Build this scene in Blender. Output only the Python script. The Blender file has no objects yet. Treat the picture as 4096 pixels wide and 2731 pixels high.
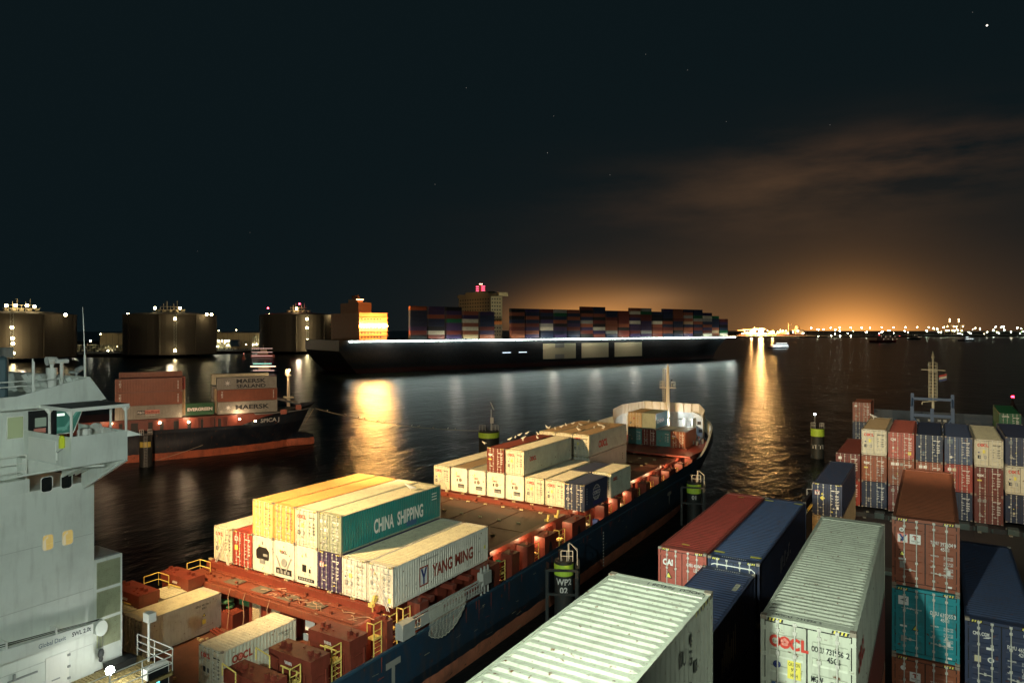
import bpy, bmesh, math, random
from mathutils import Vector, Matrix
rnd = random.Random(7)
SC = bpy.context.scene
COL = SC.collection
# ---------------------------------------------------------------- frame: X across the moored ships, Y along them towards the bows, Z up, sea at 0
F_, YH, TH, HC = 2754.0, 1317.5, 0.55144, 27.0
S_, C_ = math.sin(TH), math.cos(TH)
def at(x, y, X=None, Y=None, Z=None, D=None):
    d = Vector((-S_ + C_*(x-2048)/F_, C_ + S_*(x-2048)/F_, (YH-y)/F_))
    if D is None:
        D = X/d.x if X is not None else (Y/d.y if Y is not None else (Z-HC)/d.z)
    p = d*D
    return Vector((p.x, p.y, p.z+HC))
def tag(o, label=None, cat=None, group=None, kind=None):
    if label: o['label'] = label
    if cat: o['category'] = cat
    if group: o['group'] = group
    if kind: o['kind'] = kind
    return o
def empty(name, loc, rz=0.0, **k):
    o = bpy.data.objects.new(name, None); COL.objects.link(o)
    o.location = loc; o.rotation_euler = (0, 0, rz); o.empty_display_size = .5
    return tag(o, **k)
def add_obj(name, mesh, parent=None, loc=(0, 0, 0), rz=0.0, **k):
    o = bpy.data.objects.new(name, mesh); COL.objects.link(o)
    o.location = loc; o.rotation_euler = (0, 0, rz)
    if parent is not None: o.parent = parent
    return tag(o, **k)
class MB:
    def __init__(s, off=(0, 0, 0)):
        s.v, s.f, s.m, s.off = [], [], [], Vector(off)
    def add(s, vs, fs, m=0):
        n = len(s.v); s.v += [tuple(Vector(p)-s.off) for p in vs]
        s.f += [tuple(i+n for i in f) for f in fs]; s.m += [m]*len(fs); return s
    def box(s, x0, x1, y0, y1, z0, z1, m=0):
        return s.add([(x0,y0,z0),(x1,y0,z0),(x1,y1,z0),(x0,y1,z0),(x0,y0,z1),(x1,y0,z1),(x1,y1,z1),(x0,y1,z1)],
                     [(0,3,2,1),(4,5,6,7),(0,1,5,4),(1,2,6,5),(2,3,7,6),(3,0,4,7)], m)
    def bar(s, p, q, r, n=6, r2=None, m=0):
        p, q = Vector(p), Vector(q); d = (q-p)
        if d.length < 1e-6: return s
        d.normalize(); a = Vector((0,0,1)) if abs(d.z) < .9 else Vector((1,0,0))
        e1 = d.cross(a).normalized(); e2 = d.cross(e1); r2 = r if r2 is None else r2
        vs = []
        for k in range(n):
            t = 2*math.pi*(k+.5)/n; w = e1*math.cos(t)+e2*math.sin(t); vs += [p+w*r, q+w*r2]
        fs = [(2*k, 2*((k+1) % n), 2*((k+1) % n)+1, 2*k+1) for k in range(n)]
        fs += [tuple(2*k for k in range(n))[::-1], tuple(2*k+1 for k in range(n))]
        return s.add(vs, fs, m)
    def path(s, pts, r, n=6, m=0):
        for a, b in zip(pts, pts[1:]): s.bar(a, b, r, n, m=m)
        return s
    def prism(s, poly, axis, a, b, m=0):
        n = len(poly)
        def P(q, t): return {'x': (t, q[0], q[1]), 'y': (q[0], t, q[1]), 'z': (q[0], q[1], t)}[axis]
        vs = [P(q, a) for q in poly]+[P(q, b) for q in poly]
        fs = [(k, (k+1) % n, (k+1) % n+n, k+n) for k in range(n)]+[tuple(range(n))[::-1], tuple(range(n, 2*n))]
        return s.add(vs, fs, m)
    def lathe(s, prof, c, n=16, m=0, cap=True):
        vs = []; k = len(prof)
        for r, z in prof:
            for i in range(n):
                t = 2*math.pi*i/n; vs.append((c[0]+r*math.cos(t), c[1]+r*math.sin(t), c[2]+z))
        fs = [(j*n+i, j*n+(i+1) % n, (j+1)*n+(i+1) % n, (j+1)*n+i) for j in range(k-1) for i in range(n)]
        if cap: fs += [tuple(range(n))[::-1], tuple(range((k-1)*n, k*n))]
        return s.add(vs, fs, m)
    def ball(s, c, r, m=0, sq=(1,1,1), n=8):
        prof = [(max(.02, math.sin(math.pi*j/6))*r, -math.cos(math.pi*j/6)*r) for j in range(7)]
        k = len(s.v); s.lathe(prof, (0,0,0), n, m)
        for i in range(k, len(s.v)):
            x, y, z = Vector(s.v[i])+s.off; s.v[i] = tuple(Vector((c[0]+x*sq[0], c[1]+y*sq[1], c[2]+z*sq[2]))-s.off)
        return s
    def mesh(s, name, mats, smooth=False):
        me = bpy.data.meshes.new(name); me.from_pydata(s.v, [], s.f)
        for mt in (mats if isinstance(mats, (list, tuple)) else [mats]): me.materials.append(mt)
        me.polygons.foreach_set('material_index', s.m)
        bm = bmesh.new(); bm.from_mesh(me); bmesh.ops.recalc_face_normals(bm, faces=bm.faces); bm.to_mesh(me); bm.free()
        if smooth:
            me.polygons.foreach_set('use_smooth', [True]*len(me.polygons))
            try: me.set_sharp_from_angle(angle=math.radians(35))
            except Exception: pass
        return me
    def build_each(s, name, mats, parent=None):
        p = list(range(len(s.v)))
        def find(i):
            while p[i] != i: p[i] = p[p[i]]; i = p[i]
            return i
        for f in s.f:
            for i in f[1:]: p[find(i)] = find(f[0])
        groups = {}
        for f, m_ in zip(s.f, s.m): groups.setdefault(find(f[0]), []).append((f, m_))
        out = []
        for fl in groups.values():
            q = MB(); ix = {}
            for f, m_ in fl:
                for i in f:
                    if i not in ix: ix[i] = len(q.v); q.v.append(s.v[i])
                q.f.append(tuple(ix[i] for i in f)); q.m.append(m_)
            out.append(q.build(name, mats, parent))
        return out
    def build(s, name, mats, parent=None, loc=(0,0,0), rz=0.0, smooth=False, **k):
        return add_obj(name, s.mesh(name, mats, smooth), parent, loc, rz, **k)
# ---------------------------------------------------------------- materials
MATS = {}
def nd(t, kind, **k):
    n = t.nodes.new(kind)
    for a, b in k.items(): setattr(n, a, b)
    return n
def paint(key, col, rough=.5, dirt=.35, rust=.0, metal=0.0, scale=1.2, bump=0.0, dcol=(.09,.06,.04), spec=.5):
    """weathered paint: stains, streaks and rust spots with a shape of their own, different on every object"""
    if key in MATS: return MATS[key]
    m = bpy.data.materials.new(key); m.use_nodes = True; t = m.node_tree; b = t.nodes['Principled BSDF']
    b.inputs['Roughness'].default_value = rough; b.inputs['Metallic'].default_value = metal
    b.inputs['Specular IOR Level'].default_value = spec
    tc = nd(t, 'ShaderNodeTexCoord'); oi = nd(t, 'ShaderNodeObjectInfo')
    ad = nd(t, 'ShaderNodeVectorMath', operation='ADD'); mu = nd(t, 'ShaderNodeVectorMath', operation='SCALE')
    mu.inputs[0].default_value = (37., 91., 53.)
    t.links.new(oi.outputs['Random'], mu.inputs['Scale']); t.links.new(tc.outputs['Object'], ad.inputs[0]); t.links.new(mu.outputs[0], ad.inputs[1])
    n1 = nd(t, 'ShaderNodeTexNoise'); n1.inputs['Scale'].default_value = scale; n1.inputs['Detail'].default_value = 8; n1.inputs['Roughness'].default_value = .65
    mp = nd(t, 'ShaderNodeMapping'); mp.inputs['Scale'].default_value = (3.2, 3.2, .5)
    n2 = nd(t, 'ShaderNodeTexNoise'); n2.inputs['Scale'].default_value = scale*2.2; n2.inputs['Detail'].default_value = 5
    t.links.new(ad.outputs[0], n1.inputs['Vector']); t.links.new(ad.outputs[0], mp.inputs['Vector']); t.links.new(mp.outputs[0], n2.inputs['Vector'])
    def ramp(src, a, c):
        r = nd(t, 'ShaderNodeMapRange'); r.inputs['From Min'].default_value = a; r.inputs['From Max'].default_value = c
        t.links.new(src, r.inputs['Value']); return r.outputs['Result']
    def mix(fac, c1, c2, f=None):
        x = nd(t, 'ShaderNodeMix', data_type='RGBA')
        if f is not None:
            q = nd(t, 'ShaderNodeMath', operation='MULTIPLY'); q.inputs[1].default_value = f; t.links.new(fac, q.inputs[0]); fac = q.outputs[0]
        t.links.new(fac, x.inputs['Factor'])
        for c, i in ((c1, 6), (c2, 7)):
            if isinstance(c, tuple): x.inputs[i].default_value = (*c, 1)
            else: t.links.new(c, x.inputs[i])
        return x.outputs[2]
    c = mix(ramp(n1.outputs['Fac'], .44, .7), col, tuple(a*.45+d*.4 for a, d in zip(col, dcol)), dirt)
    c = mix(ramp(n2.outputs['Fac'], .52, .75), c, dcol, dirt*.6)
    if rust:
        n3 = nd(t, 'ShaderNodeTexNoise'); n3.inputs['Scale'].default_value = scale*5; n3.inputs['Detail'].default_value = 6
        t.links.new(ad.outputs[0], n3.inputs['Vector'])
        c = mix(ramp(n3.outputs['Fac'], .68-.1*rust, .76-.1*rust), c, (.13, .045, .015))
    t.links.new(c, b.inputs['Base Color'])
    if bump:
        bp = nd(t, 'ShaderNodeBump'); bp.inputs['Strength'].default_value = bump; bp.inputs['Distance'].default_value = .05
        t.links.new(n1.outputs['Fac'], bp.inputs['Height']); t.links.new(bp.outputs[0], b.inputs['Normal'])
    MATS[key] = m; return m
def glow(key, col, strength):
    if key in MATS: return MATS[key]
    m = bpy.data.materials.new(key); m.use_nodes = True; t = m.node_tree; b = t.nodes['Principled BSDF']
    b.inputs['Base Color'].default_value = (.03, .03, .03, 1)
    b.inputs['Emission Color'].default_value = (*col, 1); b.inputs['Emission Strength'].default_value = strength
    MATS[key] = m; return m
def lamp(name, kind, loc, energy, col, aim=None, size=.2, angle=120, blend=.3, parent=None):
    l = bpy.data.lights.new(name, kind); l.energy = energy; l.color = col
    l.shadow_soft_size = size
    o = bpy.data.objects.new(name, l); COL.objects.link(o); o.location = loc
    if kind == 'SPOT': l.spot_size = math.radians(angle); l.spot_blend = blend
    if aim is not None: o.rotation_euler = (Vector(aim)-Vector(loc)).to_track_quat('-Z', 'Y').to_euler()
    return o
WHITE = paint('white_steel', (.72,.75,.69), .45, .3, .0, scale=.5, bump=.08)
WHITE2 = paint('white_trim', (.78,.78,.72), .45, .1)
BLACK = paint('black_steel', (.012,.014,.016), .5, .3)
DARK = paint('dark_rubber', (.02,.024,.026), .7, .3)
RED = paint('red_oxide_deck', (.2,.042,.026), .42, .7, .45, scale=.9, bump=.2, dcol=(.07,.02,.01))
REDW = paint('wet_hatch_steel', (.1,.03,.015), .45, .8, .3, scale=.7, bump=.25, dcol=(.03,.015,.01), spec=.25)
YEL = paint('yellow_rail', (.75,.6,.16), .5, .25, .1)
LIME = paint('lime_band', (.6,.9,.09), .5, .3, .1)
GALV = paint('galvanised_bar', (.62,.62,.55), .4, .2, metal=.0)
RUSTY = paint('corner_casting', (.3,.26,.2), .6, .55, .6)
GREY = paint('grey_steel', (.3,.32,.31), .5, .4)
GLASS = paint('dark_window_glass', (.012,.016,.016), .08, .3, scale=4)
# marks
INK = {k: paint('ink_'+k, c, .5, .12) for k, c in dict(white=(.8,.8,.76), red=(.6,.06,.04), black=(.02,.025,.03), yellow=(.8,.72,.12),
       navy=(.03,.05,.2), brick=(.36,.07,.04), pink=(.75,.28,.22), grey=(.3,.3,.27), slate=(.12,.17,.2), sky=(.05,.12,.25), cream=(.6,.55,.36), orange=(.7,.22,.04), green=(.1,.3,.14)).items()}
_txt = {}
def text_geo(s, bold=0.0):
    if (s, bold) in _txt: return _txt[(s, bold)]
    cu = bpy.data.curves.new('lettering', 'FONT'); cu.body = s; cu.size = 1.0; cu.offset = bold; cu.resolution_u = 3
    o = bpy.data.objects.new('lettering', cu); COL.objects.link(o)
    dg = bpy.context.evaluated_depsgraph_get(); me = bpy.data.meshes.new_from_object(o.evaluated_get(dg))
    vs = [tuple(v.co) for v in me.vertices]; fs = [tuple(p.vertices) for p in me.polygons]
    bpy.data.objects.remove(o); bpy.data.curves.remove(cu); bpy.data.meshes.remove(me)
    xs = [v[0] for v in vs]; ys = [v[1] for v in vs]; x0, x1, y1 = min(xs), max(xs), max(ys)
    y0 = 0 if min(ys) > -.1 or True else min(ys)
    g = ([((v[0]-x0)/y1, v[1]/y1) for v in vs], fs, (x1-x0)/y1)
    _txt[(s, bold)] = g; return g
class Marks:
    """flat paint marks and stickers on the faces of one thing, as one mesh"""
    def __init__(s, split=False): s.mb, s.keys, s.split, s.loose, s.depth = MB(), [], split, [], 0
    def piece(s, name, f):
        if not s.split or s.depth: return f()
        keep = s.mb, s.keys; s.mb, s.keys, s.depth = MB(), [], 1; f(); s.loose.append((name, s.mb, s.keys)); (s.mb, s.keys), s.depth = keep, 0
    def k(s, c):
        if c not in s.keys: s.keys.append(c)
        return s.keys.index(c)
    def text(s, fr, txt, x, z, h, c='white', w=None, bold=.012, align='c'):
        vs, fs, tw = text_geo(txt, bold); sx = (w/tw) if w else h*.92; o, r, u = fr
        wid = tw*sx; x0 = x-(wid/2 if align == 'c' else 0)
        s.mb.add([o+r*(x0+a*sx)+u*(z+b*h) for a, b in vs], fs, s.k(c))
    def poly(s, fr, pts, c, lift=0.0):
        o, r, u = fr; n = r.cross(u)
        s.mb.add([o+r*a+u*b+n*lift for a, b in pts], [tuple(range(len(pts)))], s.k(c))
    def rect(s, fr, x0, x1, z0, z1, c, lift=0.0):
        f = lambda: s.poly(fr, [(x0,z0),(x1,z0),(x1,z1),(x0,z1)], c, lift)
        if abs((x1-x0)*(z1-z0)) > .018: s.piece('sticker', f)
        else: f()
    def disc(s, fr, x, z, r, c, n=14, lift=0.0): s.piece('round_sticker', lambda: s.poly(fr, [(x+r*math.cos(6.2832*i/n), z+r*math.sin(6.2832*i/n)) for i in range(n)], c, lift))
    def ring(s, fr, x, z, r, w, c, n=28, sx=1.0):
        o, R, u = fr
        vs = [o+R*(x+sx*q*math.cos(6.2832*i/n))+u*(z+q*math.sin(6.2832*i/n)) for i in range(n) for q in (r, r-w)]
        s.mb.add(vs, [(2*i, (2*i+2) % (2*n), (2*i+3) % (2*n), 2*i+1) for i in range(n)], s.k(c))
    def tri(s, fr, x, z, a, c='yellow'): s.piece('warning_triangle', lambda: s.tri_(fr, x, z, a, c))
    def tri_(s, fr, x, z, a, c):
        s.poly(fr, [(x-a*.62,z-a*.52),(x+a*.62,z-a*.52),(x,z+a*.6)], 'black'); s.poly(fr, [(x-a*.42,z-a*.4),(x+a*.42,z-a*.4),(x,z+a*.38)], c, .002)
    def build(s, name, parent, **k):
        for nm, mb, keys in s.loose: mb.build(nm, [INK[q] for q in keys], parent)
        if not s.mb.v: return None
        return s.mb.build(name, [INK[q] for q in s.keys], parent, **k)
X_, Y_, Z_ = Vector((1,0,0)), Vector((0,1,0)), Vector((0,0,1))
# ---------------------------------------------------------------- shipping containers (local: door end at y=0, centred on x, floor at z=0)
W2 = 1.219
PAINTS = dict(cream=(.66,.63,.48), white=(.74,.72,.62), palegreen=(.57,.62,.5), red=(.34,.055,.04), cai=(.43,.11,.08), brown=(.3,.095,.045), darkred=(.165,.04,.03),
  rust=(.31,.1,.055), blue=(.034,.05,.1), navy=(.02,.035,.075), midblue=(.06,.09,.17), teal=(.012,.2,.19), teallight=(.02,.27,.31), orange=(.8,.4,.13), yellow=(.78,.58,.22),
  violet=(.05,.035,.1), green=(.012,.13,.05), grey=(.36,.36,.31), tan=(.5,.36,.2), bluegreen=(.1,.3,.3), greyteal=(.3,.34,.25), khaki=(.62,.6,.42), hazel=(.4,.28,.16), smooth=(.5,.52,.44))
def RP_(k): return paint('roof_'+k, PAINTS[k], .5, .48, .5, scale=1.7, bump=.12)
def CP(k): return paint('paint_'+k, PAINTS[k], .42, .42, .3, scale=.9, bump=.1)
_cm = {}
def wavy(L, per=.278):
    n = max(4, round((L-.24)/per)); p = (L-.24)/n; out = []
    for i in range(n):
        y = .12+i*p; out += [(y,1),(y+p*.27,1),(y+p*.5,0),(y+p*.77,0)]
    return out+[(L-.12,1)]
def container_meshes(L, H, kind):
    key = (L, round(H,2), kind)
    if key in _cm: return _cm[key]
    d = {}; b = MB(); pr = wavy(L)
    z0, z1 = .15, H-.1
    for sx in (-1, 1):
        vs = []
        for y, h in pr:
            x = sx*(1.166+.036*h) if kind != 'smooth' else sx*(1.198+.004*h); vs += [(x,y,z0),(x,y,z1)]
        b.add(vs, [(2*i,2*i+2,2*i+3,2*i+1) for i in range(len(pr)-1)])
    xs = (-1.165,-1.12,-1.03,1.03,1.12,1.165); vs = []; lo = H-.042
    for y, h in pr:
        for i, x in enumerate(xs): vs.append((x,y,lo+(.033*h if i in (2,3) and kind != 'smooth' else (.02 if kind == 'smooth' else 0))))
    k = len(xs); b.add(vs, [(j*k+i,j*k+i+1,(j+1)*k+i+1,(j+1)*k+i) for j in range(len(pr)-1) for i in range(k-1)], 1)
    vs = []
    n = 8
    for i in range(n*4+1):
        x = -1.08+2.16*i/(n*4); h = 1 if i % 4 in (0,1) else 0; vs += [(x,L-.06+.03*h,z0),(x,L-.06+.03*h,z1)]
    b.add(vs, [(2*i,2*i+2,2*i+3,2*i+1) for i in range(n*4)])
    b.box(-1.16,1.16,.1,L-.1,.12,.16)
    d['body'] = b.mesh('body', [WHITE, WHITE])
    f = MB()
    for sx in (-1, 1):
        a, c = (sx*W2, sx*(W2-.1)) if sx < 0 else (sx*(W2-.1), sx*W2)
        for y0, y1 in ((.0,.13),(L-.13,L)): f.box(a,c,y0,y1,.11,H-.11)
        f.box(min(sx*1.214,sx*1.14),max(sx*1.214,sx*1.14),.13,L-.13,.02,.15); f.box(min(sx*1.212,sx*1.15),max(sx*1.212,sx*1.15),.13,L-.13,H-.1,H-.03)
        for y0, y1 in ((-.004,.174),(L-.174,L+.004)):
            for zz0, zz1 in ((0,.118),(H-.118,H+.002)):
                f.box(min(sx*1.223,sx*1.06),max(sx*1.223,sx*1.06),y0,y1,zz0,zz1,1)
    for y0, y1 in ((.006,.1),(L-.1,L-.006)):
        f.box(-1.06,1.06,y0,y1,H-.13,H-.012); f.box(-1.06,1.06,y0,y1,.03,.17)
    f.box(-1.11,1.11,.1,.45,H-.05,H-.014); f.box(-1.11,1.11,L-.45,L-.1,H-.05,H-.014)
    f.box(-1.12,1.12,.075,.095,.17,H-.13,2)
    d['frame'] = f.mesh('frame', [WHITE, RUSTY, BLACK])
    zd0, zd1 = .2, H-.17
    for nm, xa, xb in (('door_a',-1.09,-.02),('door_b',.02,1.09)):
        m = MB(); pts = [(zd0,0),(zd0+.16,0)]; nrib = 5; st = (zd1-zd0-.32)/nrib
        for i in range(nrib):
            z = zd0+.16+i*st; pts += [(z+st*.2,0),(z+st*.3,1),(z+st*.62,1),(z+st*.72,0)]
        pts += [(zd1-.14,0),(zd1,0)]
        vs = []
        for z, h in pts:
            y = .022+.03*h; vs += [(xa+.12,y,z),(xb-.08,y,z)]
        m.add(vs, [(2*i,2*i+1,2*i+3,2*i+2) for i in range(len(pts)-1)])
        m.box(xa,xa+.12,.02,.06,zd0,zd1); m.box(xb-.08,xb,.02,.06,zd0,zd1)
        hx = xa-.03 if nm == 'door_a' else xb+.03
        for i in range(4):
            z = zd0+.18+i*(zd1-zd0-.36)/3; m.box(hx-.06,hx+.06,-.004,.03,z-.05,z+.05)
        d[nm] = m.mesh('door', [WHITE])
    m = MB(); m.bar((0,-.025,.08),(0,-.025,H-.06),.021,6)
    for z in (.1,.42,H*.36,H*.66,H-.34,H-.1): m.box(-.05,.05,-.035,.02,z-.045,z+.045)
    d['bar'] = m.mesh('locking_bar', [GALV])
    m = MB(); m.bar((0,-.04,.75),(.42,-.045,.73),.018,5); m.box(.16,.24,-.05,.02,.69,.79)
    d['handle'] = m.mesh('door_handle', [GALV])
    m = MB(); m.box(-1.1,1.1,.01,.07,.17,H-.14)
    d['end'] = m.mesh('end_panel', [WHITE])
    _cm[key] = d; return d
def own(o, *mats):
    for i, m in enumerate(mats):
        if i < len(o.material_slots): o.material_slots[i].link = 'OBJECT'; o.material_slots[i].material = m
    return o
FR_DOOR = (Vector((0,-.006,0)), X_, Z_)
FR_RIGHT = (Vector((W2+.004,0,0)), Y_, Z_)
FR_ROOF = None
def flower(mk, fr, x, z, r, c='pink'):
    mk.depth += 1
    for i in range(5): mk.disc(fr, x+.55*r*math.cos(1.257*i+1.57), z+.55*r*math.sin(1.257*i+1.57), r*.42, c, 8, .002)
    mk.disc(fr, x, z, r*.22, 'red', 8, .003); mk.depth -= 1
def redword(mk, fr, x, z, h, c='red'):
    mk.text(fr, 'O', x, z, h, c, w=h*.95, bold=.05, align='l'); mk.text(fr, 'O', x+h*.8, z, h, c, w=h*.95, bold=.05, align='l')
    mk.text(fr, 'C', x+h*1.68, z, h, c, w=h*.82, bold=.05, align='l'); mk.text(fr, 'L', x+h*2.6, z, h, c, w=h*.6, bold=.05, align='l')
    flower(mk, fr, x+h*1.28, z+h*.5, h*.36)
def logo_y(mk, fr, x, z, a): mk.piece('logo_panel', lambda: logo_y_(mk, fr, x, z, a))
def logo_y_(mk, fr, x, z, a):
    mk.rect(fr, x-a, x+a, z-a, z+a, 'pink'); mk.text((fr[0]+fr[1].cross(fr[2])*.003, fr[1], fr[2]), 'M', x, z-a*.8, a*1.5, 'white', w=a*1.8, bold=.05)
    mk.poly(fr, [(x-a*.75,z+a*.85),(x-a*.35,z+a*.85),(x,z+a*.25),(x+a*.4,z+a*.85),(x+a*.8,z+a*.85),(x+a*.18,z-a*.1),(x+a*.18,z-a*.7),(x-a*.18,z-a*.7),(x-a*.18,z-a*.1)], 'navy', .006)
def data_lines(mk, fr, H, c, r):
    x = .3
    mk.rect(fr, .32, .62, H-.62, H-.54, c); mk.rect(fr, .66, 1.0, H-.62, H-.54, c); mk.rect(fr, .7, .92, H-.76, H-.69, c)
    z = H-1.05
    for k in range(4):
        mk.rect(fr, .3, .3+r.uniform(.12,.24), z, z+.045, c)
        for q in (0, .075): mk.rect(fr, .68, .9+r.uniform(0,.1), z-q, z-q+.045, c)
        z -= .25
def stripes(mk, H):
    for x0, d in ((-1.04,1),(.62,1)):
        for i in range(9):
            x = x0+i*.046; mk.poly(FR_DOOR, [(x,H-.115),(x+.046,H-.115),(x+.066,H-.03),(x+.02,H-.03)], 'yellow' if i % 2 else 'black', .008)
CONT = []
def container(X, Y, Z, L, H, col, label, kind='dry', marks=None, roof=None, door=None, group='shipping containers', rz=0.0, name=None, side=None, ink=None, lod=0):
    """X: the port side of the container, Y: its after (door) end, Z: its floor"""
    r = random.Random(len(CONT)*13+5); M = container_meshes(L, H, 'smooth' if kind in ('smooth', 'reefer') else 'dry')
    c = CP(col)
    off = Matrix.Rotation(rz, 3, 'Z') @ Vector((W2, 0, 0)); root = empty(name or ('reefer_container' if kind == 'reefer' else 'shipping_container'), Vector((X,Y,Z))+off, rz, label=label, cat='container', group=group)
    own(add_obj('body', M['body'], root), CP(side) if side else c, RP_(roof or col))
    own(add_obj('frame', M['frame'], root), CP(door) if door else c)
    mk = Marks(split=(lod < 2 and -S_*X+C_*Y < 86)); ink = ink or ('black' if col in ('cream','white','palegreen','yellow','orange','grey','smooth','khaki','tan') else 'white')
    if kind in ('dry', 'smooth'):
        dc = CP(door) if door else c
        if lod < 2:
            for q, xs in (('door_a', (-.76,-.31)), ('door_b', (.31,.76))):
                dr = own(add_obj('door', M[q], root), dc)
                for x in xs:
                    add_obj('locking_bar', M['bar'], dr, (x, 0, 0))
                add_obj('door_handle', M['handle'], dr, (xs[0]+.02, 0, 0))
        else:
            own(add_obj('end_wall', M['end'], root), dc)
        if marks is None:
            data_lines(mk, FR_DOOR, H, ink, r)
            if r.random() < .6: mk.tri(FR_DOOR, -.55, H*.5, .16)
            mk.rect(FR_DOOR, -.62, -.42, H*.3, H*.38, r.choice(('grey','slate','cream')))
            if r.random() < .5: mk.disc(FR_DOOR, -.9, H*.55, .09, 'white')
            if ink == 'black': mk.rect(FR_DOOR, -.55, -.3, H*.52, H*.62, 'yellow'); mk.rect(FR_DOOR, -.95, -.68, H*.33, H*.43, 'black')
        else: marks(mk, H, L)
        if H > 2.7 and lod == 0: stripes(mk, H)
    elif kind == 'reefer':
        own(add_obj('end_panel', M['end'], root), CP('white'))
        if marks: marks(mk, H, L, root)
    mk.build('lettering', root)
    CONT.append(root); return root
def red_marks(side=True, n=None, extra=None, big=.5, sx=1.0, sz=.5):
    def f(mk, H, L):
        redword(mk, FR_DOOR, -.98, H-.75, .3); data_lines(mk, FR_DOOR, H, 'black', random.Random(3))
        mk.disc(FR_DOOR, -.85, H*.52, .07, 'navy'); mk.rect(FR_DOOR, -.52, -.26, H*.5, H*.62, 'yellow'); mk.rect(FR_DOOR, -.95, -.68, H*.3, H*.42, 'black'); mk.rect(FR_DOOR, -.4, -.2, H*.3, H*.42, 'grey')
        if side: redword(mk, FR_RIGHT, sx, H*sz, big, 'red')
        if extra: extra(mk, H, L)
    return f
def reefer_marks(v):
    def f(mk, H, L, root):
        m = MB(); g = MB()
        if v == 0:
            m.prism([(-.72,1.05),(.72,1.05),(.78,1.25),(.78,1.75),(.45,2.05),(-.45,2.05),(-.78,1.75),(-.78,1.25)], 'y', -.012, .02)
            g.box(-.3,.3,-.06,.0,.75,1.1)
            g.box(.1,.62,-.03,-.013,1.35,1.55)
            for i in range(5): g.bar((-.2+.1*i,-.05,.8),(-.2+.1*i,-.05,1.0),.04,5)
        elif v == 1:
            m.prism([(-.9,.3),(.9,.3),(.9,.75),(-.9,.75)], 'y', -.012, .02)
            for s in (-1, 1): g.add([(s*.95,-.02,1.7),(s*.8,-.02,1.7),(s*.1,-.02,.4),(s*.25,-.02,.4)], [(0,1,2,3)])
            for i in range(4): g.box(-.75+.4*i,-.5+.4*i,-.03,-.013,.36,.6)
        elif v == 2:
            m.box(-.42,.02,-.012,.02,.95,1.5); m.box(.32,.5,-.013,.02,.95,1.25); m.box(-.9,.9,-.013,.02,.25,.5)
            for i in range(6): g.box(-.75+.26*i,-.58+.26*i,-.03,-.014,.3,.46)
        else:
            m.box(-.15,.75,-.012,.02,.55,.98); m.box(-.36,-.2,-.012,.02,1.28,1.6)
            for i in range(4): g.box(-.05+.2*i,.08+.2*i,-.04,-.013,.6,.85)
        m.build('machinery_recess', [BLACK], root); g.build('machinery_unit', [GREY], root)
        if v in (1, 3):
            k = MB(); cx, cz, rr = (.05, 1.25, .33) if v == 1 else (.2, 1.48, .22)
            k.lathe([(rr,0),(rr,.03),(rr*.8,.04),(rr*.3,.02),(.03,.03)], (0,0,0), 18)
            k.v = [(cx+a, -.012-c, cz+b) for a, b, c in k.v]; k.build('fan', [GREY if v == 1 else paint('fan_grille', (.2,.17,.13), .5)], root)
        if v in (0, 2): mk.text(FR_DOOR, 'E', 0, 2.28 if v == 0 else 2.2, .22, 'black', bold=.03); mk.rect(FR_DOOR, -.1, .1, 2.12, 2.15, 'grey')
        if v == 1: redword(mk, FR_DOOR, -.42, 1.95, .24, 'black')
        if v == 3: redword(mk, FR_DOOR, -.42, 1.8, .2, 'brick'); mk.tri(FR_DOOR, -.35, 2.35, .15)
        mk.rect(FR_DOOR, -.5, -.34, 2.05, 2.2, 'yellow'); mk.tri(FR_DOOR, 0, .32 if v != 1 else 2.5, .13)
        if v == 3: mk.rect(FR_DOOR, -.33, -.23, 1.36, 1.5, 'red')
    return f
# ---------------------------------------------------------------- containers on the red feeder ship (middle of the picture)
GA = 'containers on the red-decked ship'
def mkt(*items):
    def f(mk, H, L):
        for it in items:
            k = it[0]; getattr(mk, k)(*it[1:])
        data_lines(mk, FR_DOOR, H, 'white', random.Random(4))
    return f
bX = lambda k: -53.1+2.55*k
HB, U2 = 2.9, 37.2
container(bX(0), U2, 7.2, 12.19, HB, 'cream', 'cream container with crossed lashing rods at the seaward end of the mixed stack', marks=red_marks(False), group=GA)
def m_(mk, H, L):
    mk.rect(FR_DOOR, -.98, -.62, H-.85, H-.45, 'white'); mk.disc(FR_DOOR, -.8, H-.65, .12, 'black'); mk.rect(FR_DOOR, -.5, -.2, H-.85, H-.5, 'pink'); mk.rect(FR_DOOR, -.98, -.6, H-1.6, H-1.2, 'yellow')
    for z in (1.5, 1.25, 1.0): mk.tri(FR_DOOR, -.4, z, .15)
    data_lines(mk, FR_DOOR, H, 'white', random.Random(1))
container(bX(1), U2, 7.2, 12.19, HB, 'red', 'rust red container between the cream one with crossed rods and a white reefer', marks=m_, group=GA)
container(bX(2), U2, 7.2, 12.19, HB, 'white', 'white reefer with a big dark machinery opening under the yellow container', 'reefer', reefer_marks(0), group=GA)
container(bX(3), U2, 7.2, 12.19, HB, 'white', 'white reefer with a round fan and slanting struts under the orange container', 'reefer', reefer_marks(1), group=GA)
container(bX(4), U2, 7.2, 12.19, HB, 'white', 'white reefer with a small square dark hatch and letter E', 'reefer', reefer_marks(2), group=GA)
def m_(mk, H, L):
    logo_y(mk, FR_DOOR, -.82, H-1.0, .2); mk.tri(FR_DOOR, -.45, H-1.0, .2); data_lines(mk, FR_DOOR, H, 'white', random.Random(1)); mk.tri(FR_DOOR, .5, .5, .15)
container(bX(5), U2, 7.2, 12.19, HB, 'violet', 'dark violet container directly under the teal container with white lettering', marks=m_, group=GA)
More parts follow.
